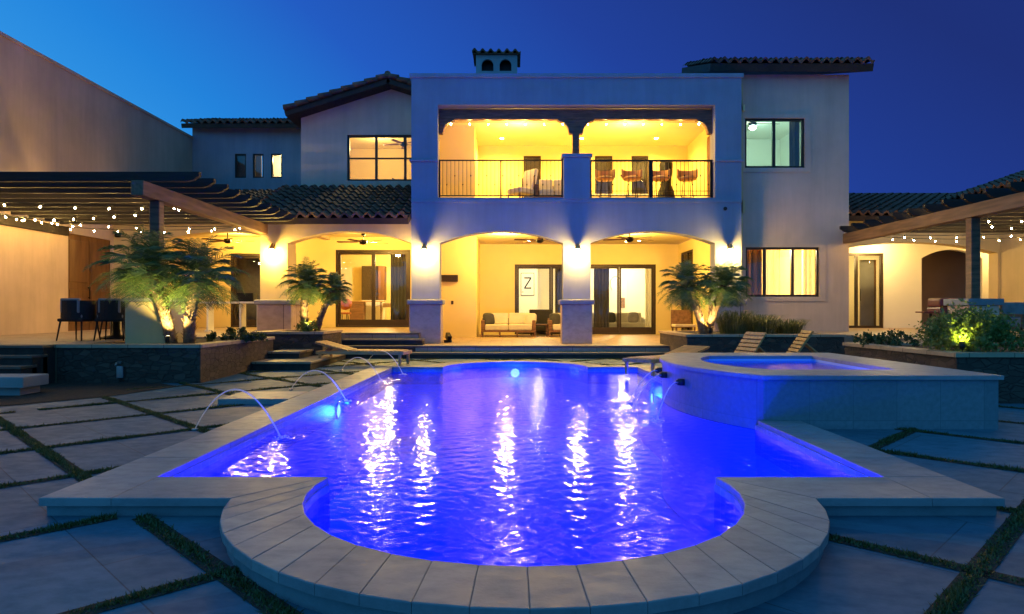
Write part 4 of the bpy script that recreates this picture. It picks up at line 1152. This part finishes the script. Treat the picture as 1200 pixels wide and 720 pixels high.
def tuft(loc, r, h, n, label, seed, mat='reed', sp=0.6):
    rs=random.Random(seed); t=MB(); L=Vector(loc)
    for k in range(n):
        a=rs.uniform(0,2*PI); e=rs.random()**0.5; b=L+Vector((r*0.55*e*math.cos(a),r*0.55*e*math.sin(a),0)); hh=h*rs.uniform(0.6,1.1)
        a2=a+rs.uniform(-0.6,0.6); out=Vector((math.cos(a2),math.sin(a2),0))*r*sp*rs.uniform(0.3,1.2); sd=Vector((-math.sin(a2),math.cos(a2),0))*0.006
        m1=b+out*0.35+Vector((0,0,hh*0.65)); m2=b+out*0.75+Vector((0,0,hh*0.95)); tp=b+out*1.15+Vector((0,0,hh*0.85))
        t.face([b-sd,b+sd,m1+sd,m1-sd]); t.face([m1-sd,m1+sd,m2+sd*0.7,m2-sd*0.7]); t.face([m2-sd*0.7,m2+sd*0.7,tp])
    return tag(t.build('ornamental_grass',M[mat],recalc=False),label,'ornamental grass')
shrub((-5.42,13.4,0.56),0.50,0.45,0.15,900,'shrub','low dark shrub right of the palms in the large planter',0.07,11)
shrub((-4.72,15.85,0.66),0.28,0.22,0.16,1100,'lime','round bright green shrub at the foot of the small planter palms',0.04,12)
tuft((5.2,16.0,0.61),0.60,0.55,520,'tall grass clump immediately right of the palm pair',21)
tuft((5.9,16.3,0.61),0.60,0.46,480,'middle grass clump in the right palm planter',22)
tuft((6.7,16.6,0.61),0.60,0.36,420,'short grass clump at the right end of the palm planter',23)
b1=shrub((6.62,9.85,0.56),0.66,0.52,0.36,8000,'lime','big round bush lit yellow by a spotlight behind the hot tub',0.065,31,narrow=0.22)
shrub((6.25,11.3,0.56),0.40,0.35,0.14,800,'shrub','low dark ground cover at the near end of the row left of the big bush',0.05,32)
shrub((6.3,11.85,0.56),0.40,0.22,0.12,700,'shrub','low dark ground cover at the far corner of the bush planter',0.05,33)
def spot_light(loc, aim, w, label, col=WARM, size=75):
    loc,aim=Vector(loc),Vector(aim); t=thing('garden_spotlight',loc,label,'spotlight'); d=(aim-loc).normalized()
    mm=MB(); mm.tube([loc,loc+Vector((0,0,0.09))],0.008,6); mm.build('stake',M['iron'],t)
    h=loc+Vector((0,0,0.10)); mm=MB(); mm.tube([h-d*0.05,h+d*0.06],0.032,12,0.038,caps=True); mm.build('head',M['iron'],t)
    mm=MB(); mm.tube([h+d*0.061,h+d*0.064],0.030,12); mm.build('lens',M['spot_lens'],t)
    lamp('garden_spot','SPOT',h+d*0.09,col,w,0.02,rot=d.to_track_quat('-Z','Y').to_euler(),spot_size=R(size),spot_blend=0.6)
spot_light((-5.88,11.66,0.57),(-5.98,12.15,1.9),280,'black uplight at the foot of the two palms in the large planter',(1.0,0.78,0.26),115)
spot_light((-4.70,15.72,0.66),(-4.78,16.1,1.7),170,'small uplight in the small palm planter',(1.0,0.75,0.22),95)
spot_light((4.46,15.38,0.61),(4.48,15.9,1.6),180,'small uplight between the trunks of the right palm pair',(1.0,0.72,0.25),95)
spot_light((6.16,9.34,0.58),(6.48,9.85,0.98),42,'small uplight in front of the big round bush',(0.95,0.90,0.15),100)

# ------------------------------------------------------------------ furniture
def lounger(loc, rz, back_deg, label, ns=9):
    t=thing('sun_lounger',loc,label,'sun lounger','slatted teak sun loungers around the pool'); L=Vector(loc)
    W=0.66; f=MB()
    for s in (-1,1): f.box(-W/2 if s<0 else W/2-0.04,-W/2+0.04 if s<0 else W/2,-0.0,1.95,0.24,0.31,0.004)
    f.box(-W/2+0.041,W/2-0.041,0.0,0.05,0.241,0.309); f.box(-W/2+0.041,W/2-0.041,1.90,1.95,0.241,0.309)
    M4=Matrix.Translation(L)@Matrix.Rotation(rz,4,'Z')
    parts=[]
    def add(mb,nm):
        bmesh.ops.transform(mb.bm,matrix=M4,verts=list(mb.bm.verts)); return mb.build(nm,M['teak'],t)
    add(f,'frame')
    for x in (-W/2+0.005,W/2-0.055):
        for y in (0.06,1.84):
            q=MB(); q.box(x,x+0.05,y,y+0.05,0,0.24); add(q,'leg')
    q=MB()
    for i in range(13): q.box(-W/2+0.045,W/2-0.045,0.07+i*0.09,0.07+i*0.09+0.066,0.305,0.325)
    add(q,'seat_slats')
    q=MB(); a=R(back_deg)
    bk=bmesh.new(); tmp=MB()
    for i in range(ns): tmp.box(-W/2+0.03,W/2-0.03,0.02+i*0.085,0.02+i*0.085+0.06,0.0,0.02)
    tmp.box(-W/2+0.06,-W/2+0.10,0.0,ns*0.085+0.01,-0.03,-0.001); tmp.box(W/2-0.10,W/2-0.06,0.0,ns*0.085+0.01,-0.03,-0.001)
    bmesh.ops.transform(tmp.bm,matrix=M4@Matrix.Translation((0,1.24,0.31))@Matrix.Rotation(a,4,'X'),verts=list(tmp.bm.verts))
    tmp.build('backrest',M['teak'],t)
    q=MB(); q.bar((0,1.24+ns*0.055*math.cos(a),0.30+ns*0.055*math.sin(a)-0.02),(0,1.85,0.27),0.3,0.02); add(q,'back_support')
    return t
lounger((3.0,12.2,dz(12.2)),R(-75),56,'slatted teak sun lounger with raised back behind the hot tub, nearer the palms',7)
lounger((4.18,13.4,dz(13.4)),R(-95),56,'slatted teak sun lounger with raised back, nearest the stone bush planter',7)
lounger((2.3,12.6,dz(12.6)),R(-48),12,'nearly flat teak sun lounger between the hot tub and the steps')
lounger((-2.25,14.75,dz(15.0)),R(82),14,'low teak sun lounger at the left back corner of the pool')

def dining_chair(loc, rz, label):
    t=thing('dining_chair',loc,label,'chair','black wicker dining chairs on the left patio'); L=Vector(loc); M4=Matrix.Translation(L)@Matrix.Rotation(rz,4,'Z')
    def add(mb,nm,mat):
        bmesh.ops.transform(mb.bm,matrix=M4,verts=list(mb.bm.verts)); return mb.build(nm,M[mat],t)
    q=MB(); pts_o=[];pts_i=[]
    n=16
    for i in range(n+1):
        a=R(-20)+R(220)*i/n; pts_o.append((0.30*math.cos(a),0.28*math.sin(a))); pts_i.append((0.255*math.cos(a),0.235*math.sin(a)))
    q.prism(pts_o+pts_i[::-1],[],fz(0.40),0.36); add(q,'backrest','wicker')
    q=MB(); q.box(-0.26,0.26,-0.25,0.23,0.36,0.42,0.02,2); add(q,'seat','wicker')
    q=MB(); q.box(-0.23,0.23,-0.24,0.2,0.422,0.50,0.03,3); add(q,'cushion','fabric_gray')
    q=MB(); q.box(-0.20,0.20,0.16,0.235,0.52,0.80,0.03,3); add(q,'back_cushion','fabric_gray')
    for sx_ in (-1,1):
        for sy in (-1,1):
            q=MB(); q.tube([(0.22*sx_,0.19*sy,0.37),(0.26*sx_,0.24*sy,0.0)],0.018,6,0.012); add(q,'leg','iron')
    return t
def chair_row():
    dining_chair((-8.25,13.0,0.6),R(172),'black wicker chair leftmost at the patio table, back to the pool')
    dining_chair((-7.60,13.05,0.6),R(188),'black wicker chair second from left, half turned beside the first')
    dining_chair((-7.18,13.75,0.6),R(262),'black wicker chair at the right end of the patio table beside the white pedestal')
    dining_chair((-8.4,14.55,0.6),R(5),'black wicker chair on the far side of the patio table, left')
    dining_chair((-7.6,14.5,0.6),R(-10),'black wicker chair on the far side of the patio table, right')
chair_row()
for o in [o for o in bpy.data.objects if o.name.startswith('dining_chair') and o.parent is None]: pass
t=thing('dining_table',(-8.0,13.8,0.6),'dark round outdoor dining table between the black wicker chairs','table')
q=MB(); q.lathe((-8.0,13.8,0.6),[(0.62,0.70),(0.63,0.715),(0.63,0.735),(0.62,0.745)],28); q.build('tabletop',M['wood_dark'],t)
q=MB(); q.lathe((-8.0,13.8,0.6),[(0.30,0.001),(0.28,0.04),(0.08,0.08),(0.06,0.69)],16); q.build('pedestal',M['iron'],t)
# white console on the left patio
t=thing('console_table',(-8.35,18.9,0.6),'white framed console table under the arch behind the left palms','table')
q=MB(); q.box(-9.1,-6.95,18.75,19.15,1.37,1.42,0.006); q.build('tabletop',M['white_metal'],t)
for x in (-9.08,-8.4,-7.5,-7.02):
    q=MB(); q.box(x,x+0.05,18.77,19.13,0.64,1.369); q.box(x-0.06,x+0.11,18.77,19.13,0.60,0.64); q.build('leg',M['white_metal'],t)
q=MB(); q.box(-7.62,-7.15,18.85,19.1,1.421,1.66,0.01); q.box(-7.60,-7.17,18.842,18.849,1.45,1.63)
tag(q.build('dark_box',M['iron']),'small dark box standing on the white console table','box')
# outdoor sofa
def sofa(loc, W, D, rz, label, frame, cush, nseat=2, arms=True, h=0.72, name='sofa', open_base=True):
    t=thing(name,loc,label,'sofa' if nseat>1 else 'armchair'); L=Vector(loc); M4=Matrix.Translation(L)@Matrix.Rotation(rz,4,'Z')
    def add(mb,nm,mat):
        bmesh.ops.transform(mb.bm,matrix=M4,verts=list(mb.bm.verts)); return mb.build(nm,M[mat],t)
    q=MB()
    if open_base:
        q.box(-W/2,W/2,0,0.05,0.16,0.22); q.box(-W/2,W/2,D-0.05,D,0.16,0.22); q.box(-W/2,-W/2+0.05,0.051,D-0.051,0.161,0.219); q.box(W/2-0.05,W/2,0.051,D-0.051,0.161,0.219)
        q.box(-W/2,W/2,0.0,0.04,0.03,0.06)
        for i in range(nseat+2):
            x=-W/2+0.001+(W-0.052)*i/(nseat+1); q.box(x,x+0.05,0.002,0.048,0.0,0.16); q.box(x,x+0.05,D-0.048,D-0.002,0,0.16)
    else: q.box(-W/2,W/2,0.02,D,0.06,0.24,0.02,2); q.box(-W/2+.05,W/2-.05,.08,D-.06,0,.06)
    add(q,'base',frame)
    if arms:
        for s in (-1,1):
            q=MB(); x=s*(W/2-0.06); q.box(x-0.06,x+0.06,0.02,D-0.02,0.221,0.56,0.03,2); add(q,'arm',frame if open_base else cush)
    sw=(W-(0.26 if arms else 0.02))/nseat
    for i in range(nseat):
        a=-W/2+(0.13 if arms else 0.01)+sw*i
        q=MB(); q.box(a+0.004,a+sw-0.004,0.0,D-0.2,0.221,0.42,0.05,3); add(q,'seat_cushion',cush)
        q=MB(); q.box(a+0.008,a+sw-0.008,-0.09,0.09,0,0.40,0.06,3); bmesh.ops.transform(q.bm,matrix=Matrix.Translation((0,D-0.2,0.40))@Matrix.Rotation(R(-12),4,'X'),verts=list(q.bm.verts)); add(q,'back_cushion',cush)
    q=MB(); q.box(-W/2+0.01,W/2-0.01,D-0.09,D-0.01,0.222,0.62,0.02,2); add(q,'back',frame if open_base else cush)
    return t
def pillow(loc, size, rz, rx, mat, label):
    q=MB(); b=bmesh.new(); bmesh.ops.create_uvsphere(b,u_segments=16,v_segments=10,radius=1)
    for v in b.verts:
        s=lambda c: math.copysign(abs(c)**0.55,c)
        v.co=Vector((s(v.co.x)*size/2,v.co.y*0.075,s(v.co.z)*size/2))
    for f in b.faces: f.smooth=True
    q.merge(b,Matrix.Translation(loc)@Matrix.Rotation(rz,4,'Z')@Matrix.Rotation(rx,4,'X'))
    return tag(q.build('pillow',M[mat]),label,'pillow')
sofa((-0.12,22.6,0.30),1.82,0.85,R(0),'cream outdoor sofa with dark frame left of the sliding door','wood_dark','fabric_cream',2)
pillow((-0.78,22.95,0.90),0.42,R(25),R(-18),'fabric_dark','dark patterned pillow at the left end of the outdoor sofa')
pillow((0.62,22.85,0.88),0.44,R(-30),R(-18),'fabric_cream','cream pillow at the right end of the outdoor sofa')
sofa((1.72,22.7,0.30),1.0,0.8,R(0),'cream outdoor armchair half hidden by the centre pillar','wood_dark','fabric_cream',1,name='armchair')
pillow((1.45,23.0,0.90),0.40,R(15),R(-15),'fabric_dark','dark pillow on the outdoor armchair')
t=thing('side_table',(0.98,23.2,0.30),'low dark side table between the outdoor sofa and armchair','table')
q=MB(); q.box(0.74,1.22,23.0,23.45,0.68,0.72,0.005); q.build('tabletop',M['wood_dark'],t)
for x in (0.76,1.16):
    for y in (23.02,23.39):
        q=MB(); q.box(x,x+0.04,y,y+0.04,0.30,0.679); q.build('leg',M['wood_dark'],t)
t=thing('lounge_chair',(1.0,24.1,0.30),'dark wicker lounge chair between outdoor sofa and sliding door','chair')
q=MB(); q.box(0.62,1.45,24.55,24.64,0.5,1.22,0.03,2); q.build('backrest',M['wicker'],t)
q=MB(); q.box(0.62,1.45,23.95,24.54,0.45,0.62,0.03,2); q.build('seat',M['wicker'],t)
for x in (0.65,1.38):
    for y in (23.98,24.5):
        q=MB(); q.box(x,x+0.045,y,y+0.045,0.30,0.45); q.build('leg',M['iron'],t)
# bench / wooden chair by the right patio wall
t=thing('wooden_chair',(5.45,21.8,0.30),'brown wooden chair against the right patio wall behind the palms','chair')
q=MB(); q.box(5.15,5.80,22.1,22.16,0.62,1.20,0.02,2); q.build('backrest',M['wood_beam'],t)
q=MB(); q.box(5.15,5.80,21.5,22.08,0.66,0.74,0.02,2); q.build('seat',M['fabric_cream'],t)
for x in (5.16,5.74):
    for y in (21.52,22.02):
        q=MB(); q.box(x,x+0.05,y,y+0.05,0.30,0.659); q.build('leg',M['wood_beam'],t)
# heater and small wall fittings
q=MB(); q.box(-2.33,-1.76,22.20,22.30-0.001,2.12,2.34,0.01,1); 
for i in range(5): q.box(-2.30,-1.79,22.19,22.199,2.15+i*0.035,2.165+i*0.035)
tag(q.build('wall_heater',M['bronze']),'flat dark bronze patio heater mounted high on the plain yellow wall','heater')
q=MB(); q.box(-1.99,-1.91,22.285,22.298,1.38,1.50,0.004); q.box(-1.965,-1.935,22.27,22.284,1.41,1.47,0.003)
tag(q.build('wall_switch',M['bronze']),'small metal key valve plate on the wall below the heater','wall plate')
q=MB(); q.box(-1.86,-1.66,18.62,18.9,0.301,0.37,0.01); q.obox((-1.74,18.72,0.45),(0.12,0.26,0.16),rz=R(20),rx=R(25),bev=0.01)
tag(q.build('floor_speaker',M['iron']),'small dark tilted floor box at the foot of the left column','speaker')
q=MB(); q.box(-11.82,-11.68,20.30,20.399,3.36,3.50,0.01); q.tube([(-11.75,20.29,3.42),(-11.75,20.22,3.40)],0.03,8)
tag(q.build('security_camera',M['iron']),'small security camera on the arched wall behind the left pergola','camera')
q=MB(); q.box(-6.58,-6.47,11.345,11.398,0.04,0.24,0.008); q.tube([(-6.52,11.33,0.30),(-6.52,11.25,0.30),(-6.52,11.22,0.26)],0.016,8); q.tube([(-6.52,11.395,0.30),(-6.52,11.33,0.30)],0.02,8)
tag(q.build('hose_bib',M['steel']),'small metal tap box on the dark front of the large planter','tap')
# grill on the right
t=thing('barbecue_grill',(10.0,15.7,0.6),'dark red lidded barbecue grill with side shelf behind the big bush','grill')
q=MB(); q.box(9.72,10.22,15.5,16.0,1.10,1.24,0.02,2); q.build('firebox',M['red_enamel'],t)
q=MB(); q.box(9.72,10.22,15.5,16.0,1.245,1.46,0.06,3); q.lathe((9.95,15.495,1.34),[(0.03,0),(0.03,0.01)],10); q.build('lid',M['red_enamel'],t)
q=MB(); q.box(9.42,9.71,15.55,15.95,1.12,1.15,0.005); q.build('side_shelf',M['red_enamel'],t)
for x in (9.75,10.14):
    for y in (15.53,15.92):
        q=MB(); q.box(x,x+0.045,y,y+0.045,0.60,1.10); q.build('leg',M['iron'],t)
# outdoor chair far right
t=thing('patio_chair',(9.75,12.9,0.6),'cushioned outdoor chair at the far right edge beside the pergola pedestal','chair')
q=MB(); q.box(9.55,10.15,13.3,13.38,0.85,1.33,0.03,2); q.build('back_cushion',M['fabric_gray'],t)
q=MB(); q.box(9.53,10.17,12.72,13.28,0.86,1.02,0.04,3); q.build('seat_cushion',M['fabric_gray'],t)
q=MB(); q.box(9.50,10.20,12.70,13.40,0.80,0.855); q.box(9.50,9.54,12.7,13.4,1.05,1.10); q.box(10.16,10.20,12.7,13.4,1.05,1.10); q.build('frame',M['wood_dark'],t)
for x in (9.50,10.155):
    for y in (12.705,13.355):
        q=MB(); q.box(x,x+0.045,y,y+0.045,0.60,1.20 if y>13 else 1.05); q.build('leg',M['wood_dark'],t)

# ceiling fans
def fan(loc, rod, label, rz=0.3, nb=5, blade=0.62, light=False, mat='wood_dark'):
    t=thing('ceiling_fan',loc,label,'ceiling fan'); x,y,z=loc
    q=MB(); q.tube([(x,y,z),(x,y,z-rod)],0.015,8); q.lathe((x,y,z),[(0.07,-0.001),(0.06,-0.05),(0.02,-0.06)],14); q.build('rod',M['iron'],t)
    q=MB(); q.lathe((x,y,z-rod),[(0.03,0.06),(0.11,0.04),(0.12,-0.05),(0.06,-0.09),(0.02,-0.10)],16); q.build('motor',M['iron'],t)
    for k in range(nb):
        a=rz+2*PI*k/nb
        q=MB(); b=bmesh.new(); q.box(0.09,0.2,-0.02,0.02,-0.006,0.006); q.box(0.19,0.19+blade,-0.065,0.065,-0.005,0.005,0.004)
        bmesh.ops.transform(q.bm,matrix=Matrix.Translation((x,y,z-rod-0.01))@Matrix.Rotation(a,4,'Z')@Matrix.Rotation(R(11),4,'X'),verts=list(q.bm.verts)); q.build('blade',M[mat],t)
    if light:
        q=MB(); q.ball((x,y,z-rod-0.14),0.10,2,(1,1,0.7)); q.build('lamp_globe',M['cool_bulb'],t)
    return t
fan((-9.0,21.6,3.70),0.30,'dark ceiling fan under the arch behind the left palms',0.2)
fan((-4.55,20.9,3.53),0.24,'dark ceiling fan above the left sliding door',0.6)
fan((0.85,20.9,3.60),0.26,'dark ceiling fan above the outdoor sofa',0.9)
fan((3.55,20.6,3.60),0.26,'dark ceiling fan above the right half of the long sliding door',0.35)
fan((-3.55,22.4,6.95),0.30,'dark ceiling fan inside the large window under the gable',0.5,blade=0.5)
fan((7.12,20.2,6.85),0.12,'ceiling fan with a glowing cool globe inside the upper right window',0.1,light=True)
lamp('cool_lamp','POINT',(7.12,20.2,6.42),TEAL,85,0.10)
# curtains
def curtain(x0,x1,z0,z1,y,mat,label,amp=0.04,waves=None):
    n=max(8,int((x1-x0)/0.02)); waves=waves or max(2,int((x1-x0)/0.11)); pts=[];pb=[]
    for i in range(n+1):
        u=i/n; x=x0+(x1-x0)*u; yy=amp*math.sin(2*PI*waves*u+0.7*math.sin(5*u)); pts.append((x,y+yy)); pb.append((x,y+yy+0.012))
    q=MB(); q.prism(pts+pb[::-1],[],fz(z0),z1-z0); return tag(q.build('curtain',M[mat]),label,'curtain')
curtain(-4.24,-3.46,0.66,3.38,23.85,'curtain_dark','dark floor length curtain at the right side of the left sliding door')
curtain(1.60,2.1,0.36,3.15,25.35,'curtain_dark','dark curtain bunched left of the centre pillar inside the living room')
curtain(3.05,3.62,0.36,3.15,25.45,'curtain_dark','dark curtain right of the centre pillar inside the living room')
curtain(4.95,5.35,0.36,3.15,25.35,'curtain_pale','pale curtain at the right end of the living room slider')
curtain(6.40,6.95,1.3,3.1,19.0,'curtain_brown','brown curtain panel at the left of the lower right window')
curtain(7.02,7.45,1.3,3.1,19.0,'curtain_pale','pale pleated curtain left of centre in the lower right window')
curtain(7.74,8.05,1.3,3.1,19.0,'curtain_pale','pale pleated curtain right of centre in the lower right window')
curtain(8.12,8.5,1.3,3.1,19.02,'curtain_pale','pale pleated curtain at the right edge of the lower right window')
curtain(7.72,8.0,4.9,6.6,19.0,'curtain_dark','dark curtain at the right edge of the upper right window')
# living room
sofa((3.0,28.9,0.305),2.3,0.95,R(180),'white living room sofa deepest in the room, turned away from the glass','fabric_white','fabric_white',3,open_base=False)
sofa((4.02,25.62,0.305),2.2,0.9,R(0),'white living room sofa facing the glass close behind it with dark pillows','fabric_white','fabric_white',2,open_base=False)
pillow((3.75,26.02,0.92),0.42,R(12),R(-18),'fabric_dark','dark pillow left on the white indoor sofa')
pillow((4.62,26.02,0.92),0.42,R(-15),R(-18),'fabric_gray','grey pillow right on the white indoor sofa')
t=thing('framed_sign',(0.62,28.19,2.27),'framed white print with a large black letter Z in the living room','picture')
q=MB(); q.box(0.36,0.92,28.16,28.198,1.80,2.74); q.build('frame',M['iron'],t)
q=MB(); q.box(0.385,0.895,28.152,28.159,1.825,2.715); q.build('print',M['plaster_white'],t)
q=MB(); yy0,yy1=28.146,28.1515
q.box(0.50,0.80,yy0,yy1,2.50,2.56); q.box(0.50,0.80,yy0,yy1,2.08,2.14); q.prism([(0.73,2.50),(0.80,2.50),(0.57,2.14),(0.50,2.14)],[],fy(yy0),yy1-yy0); q.lathe((0.45,28.149,1.95),[(0.02,-0.02),(0.02,0.02)],8); q.build('lettering',M['iron'],t)
q=MB(); q.box(2.72,3.28,29.9,29.99,0.9,2.6); q.box(2.66,3.34,29.93,29.995,0.84,2.66)
tag(q.build('television',M['tv_glass']),'tall dark glass panel on the rear wall of the living room','screen')
q=MB(); q.box(4.78,4.95,29.92,29.99,1.3,1.75); tag(q.build('wall_art',M['wood_beam']),'small brown panel on the living room rear wall','picture')
q=MB(); 
for k in range(5):
    a=R(40+k*38); q.tube([(4.55+0.25*math.cos(a),29.95,2.35+0.35*math.sin(a)),(4.55+0.25*math.cos(a+0.66),29.95,2.35+0.35*math.sin(a+0.66))],0.012,6)
tag(q.build('wall_sculpture',M['iron']),'thin looping metal wall sculpture in the living room','wall sculpture')
# left room
t=thing('indoor_table',(-4.0,25.3,0.605),'light wooden table inside the right half of the left sliding door','table')
q=MB(); q.box(-4.75,-3.3,25.1,25.9,1.30,1.46,0.01); q.build('tabletop',M['table_wood'],t)
for x in (-4.35,-3.4):
    for y in (25.15,25.78):
        q=MB(); q.box(x,x+0.07,y,y+0.07,0.605,1.299); q.build('leg',M['table_wood'],t)
t=thing('slatted_chair',(-3.9,24.8,0.605),'dark slatted chair tucked under the wooden table in the left room','chair')
q=MB()
for i in range(6): q.box(-4.18+i*0.1,-4.15+i*0.1,24.72,24.75,0.95,1.28)
q.box(-4.2,-3.62,24.715,24.755,1.281,1.33); q.build('backrest',M['wood_dark'],t)
q=MB(); q.box(-4.2,-3.62,24.76,25.08,0.99,1.04); q.build('seat',M['wood_dark'],t)
for x in (-4.19,-3.67):
    for y in (24.72,25.03):
        q=MB(); q.box(x,x+0.04,y,y+0.04,0.605,0.95 if y<24.8 else 0.989); q.build('leg',M['wood_dark'],t)
t=thing('sideboard',(-6.0,26.6,0.605),'dark narrow cabinet on the left inside the left room','cabinet')
q=MB(); q.box(-6.28,-5.75,26.4,26.85,0.65,1.52,0.005); q.build('body',M['wood_dark'],t)
q=MB(); q.box(-6.3,-5.0,26.38,26.87,1.521,1.56,0.004); q.build('top',M['table_wood'],t)
q=MB(); q.tube([(-5.1,26.5,0.605),(-5.1,26.5,1.52)],0.02,6); q.tube([(-5.1,26.75,0.605),(-5.1,26.75,1.52)],0.02,6); q.build('leg',M['wood_dark'],t)
t=thing('round_chair',(-6.25,25.6,0.605),'orange round backed chair inside the left room','chair')
q=MB(); q.ball((-6.28,25.75,1.42),0.26,2,(1,0.3,0.85)); q.build('backrest',M['fabric_orange'],t)
q=MB(); q.lathe((-6.28,25.6,1.08),[(0.02,-0.04),(0.24,-0.03),(0.25,0.02),(0.2,0.04)],18); q.build('seat',M['fabric_orange'],t)
for k in range(4):
    a=PI/4+k*PI/2; q=MB(); q.tube([(-6.28+0.14*math.cos(a),25.6+0.14*math.sin(a),1.04),(-6.28+0.2*math.cos(a),25.6+0.2*math.sin(a),0.605)],0.014,6); q.build('leg',M['iron'],t)
q=MB(); q.box(-5.95,-5.2,27.42,27.498,1.55,2.93); tag(q.build('dark_window',M['tv_glass']),'dark wall panel on the rear wall left of the door mullion in the left room','panel')
t=thing('tall_cabinet',(-5.3,27.0,0.605),'tall dark glass fronted cabinet at the middle of the left room','cabinet')
q=MB(); q.box(-5.95,-5.32,27.0,27.41,1.6,2.95,0.01); q.build('body',M['bronze'],t)
q=MB(); q.box(-5.30,-5.04,27.0,27.41,1.6,2.95,0.01); q.build('door',M['wood_door'],t)
q=MB(); q.box(-5.95,-5.04,27.01,27.40,0.605,1.599,0.01); q.build('lower_body',M['white_metal'],t)
t=thing('framed_picture',(-6.85,25.0,2.2),'narrow framed picture on the left side wall of the left room','picture')
q=MB(); q.box(-6.899,-6.87,24.9,25.5,1.7,2.75); q.build('frame',M['iron'],t)
q=MB(); q.box(-6.868,-6.862,24.95,25.45,1.75,2.70); q.build('print',M['fabric_white'],t)
# stair rail inside the gable window
q=MB()
q.tube([(-4.0,22.9,4.4),(-4.0,22.9,5.62)],0.03,8); q.tube([(-4.0,22.9,5.6),(-3.5,22.9,5.2)],0.025,8); q.tube([(-3.5,22.9,5.22),(-3.5,22.9,4.4)],0.025,8); q.tube([(-5.9,22.9,5.2),(-3.5,22.9,5.2)],0.018,8)
tag(q.build('stair_rail',M['iron']),'dark stair handrail inside the large gable window','stair rail')
q=MB(); q.box(6.45,6.75,20.0,20.4,4.2,5.2,0.08,3); q.ball((6.6,20.2,5.25),0.19,2); tag(q.build('armchair',M['fabric_dark']),'dark upholstered chair back at the lower left of the upper right window','armchair')
# entry hall: wooden door seen through the glass
t=thing('hall_door',(12.1,23.2,0.6),'grey panelled interior door behind the glass entry door','door')
q=MB(); q.box(11.83,12.35,23.2,23.25,0.6,2.9,0.005); q.build('door_leaf',M['concrete'],t)
q=MB(); q.box(12.30,12.36,23.17,23.199,0.6,2.9); q.build('frame',M['wood_door'],t)
curtain(10.98,11.22,0.7,2.95,22.85,'curtain_brown','brown drape at the left of the glass entry door')
# balcony furniture
def stool(x,y,label):
    t=thing('bar_stool',(x,y,4.15),label,'bar stool','bar stools behind the right balcony railing')
    q=MB(); q.prism([(x+0.29*math.cos(a),y+0.26*math.sin(a)) for a in [R(-10+200*i/12) for i in range(13)]]+[(x+0.255*math.cos(a),y+0.225*math.sin(a)) for a in [R(-10+200*i/12) for i in range(13)]][::-1],[],fz(4.93),0.24); q.build('backrest',M['stool_wood'],t)
    q=MB(); q.lathe((x,y,4.9),[(0.02,-0.05),(0.24,-0.04),(0.27,0.01),(0.2,0.05)],18); q.build('seat',M['stool_wood'],t)
    for k in range(4):
        a=PI/4+k*PI/2; q=MB(); q.tube([(x+0.13*math.cos(a),y+0.13*math.sin(a),4.87),(x+0.21*math.cos(a),y+0.21*math.sin(a),4.15)],0.012,6); q.build('leg',M['iron'],t)
    q=MB(); q.tube([(x+0.18*math.cos(2*PI*k/16),y+0.18*math.sin(2*PI*k/16),4.4) for k in range(17)],0.008,5); q.build('foot_ring',M['iron'],t)
for x,lb in ((2.63,'brown bar stool leftmost on the balcony, next to the centre pier'),(3.39,'brown bar stool second from the centre pier on the balcony'),(4.18,'brown bar stool third from the centre pier, right of the heavy post'),(4.96,'brown bar stool rightmost on the balcony by the side door')):
    stool(x,19.3,lb)
t=thing('bar_table',(3.4,20.6,4.15),'low balcony table with white top behind the bar stools','table')
q=MB(); q.box(2.3,4.2,20.5,21.2,4.62,4.68,0.006); q.build('tabletop',M['white_metal'],t)
for x in (2.35,4.1):
    for y in (20.55,21.1):
        q=MB(); q.box(x,x+0.05,y,y+0.05,4.15,4.619); q.build('leg',M['iron'],t)
t=thing('patio_heater',(4.55,20.3,4.15),'tall dark covered patio heater near the balcony side door','heater')
q=MB(); q.lathe((4.58,20.3,4.15),[(0.27,0.001),(0.28,0.3),(0.24,0.55),(0.16,0.75),(0.17,1.0)],16); q.build('base',M['iron'],t)
q=MB(); q.lathe((4.58,20.3,4.15),[(0.17,1.001),(0.19,1.15),(0.20,1.36),(0.17,1.44),(0.05,1.47)],18); q.build('hood',M['iron'],t)
t=thing('lounge_chair',(0.25,19.12,4.15),'cream high backed lounge chair on the left half of the balcony','chair')
q=MB(); q.box(-0.26,0.26,-0.06,0.06,0,0.75,0.05,3); bmesh.ops.transform(q.bm,matrix=Matrix.Translation((0.42,19.35,4.45))@Matrix.Rotation(R(-50),4,'Z')@Matrix.Rotation(R(-14),4,'X'),verts=list(q.bm.verts)); q.build('backrest',M['fabric_cream'],t)
q=MB(); q.obox((0.25,19.12,4.50),(0.54,0.56,0.16),rz=R(-50),bev=0.05,seg=3); q.build('seat_cushion',M['fabric_cream'],t)
for k,(ax,ay,h_) in enumerate(((-0.25,-0.25,0.27),(0.25,-0.25,0.27),(-0.25,0.27,0.8),(0.25,0.27,0.8))):
    ca,sa=math.cos(R(-50)),math.sin(R(-50)); qx,qy=0.25+ax*ca-ay*sa,19.12+ax*sa+ay*ca
    q=MB(); q.tube([(qx,qy,4.15),(qx,qy,4.15+h_)],0.02,8); q.build('leg',M['wood_dark'],t)
sofa((1.18,19.0,4.15),1.1,0.8,R(0),'pale balcony sofa behind the left railing beside the centre pier','wood_dark','fabric_white',2)

# ------------------------------------------------------------------ render settings
scene.view_settings.view_transform='Standard'; scene.view_settings.look='None'; scene.view_settings.gamma=1; scene.view_settings.exposure=0
cy=scene.cycles
cy.use_denoising=True
cy.max_bounces=7; cy.diffuse_bounces=4; cy.glossy_bounces=4; cy.transmission_bounces=6; cy.transparent_max_bounces=24
cy.caustics_reflective=False; cy.caustics_refractive=False; cy.sample_clamp_indirect=6.0
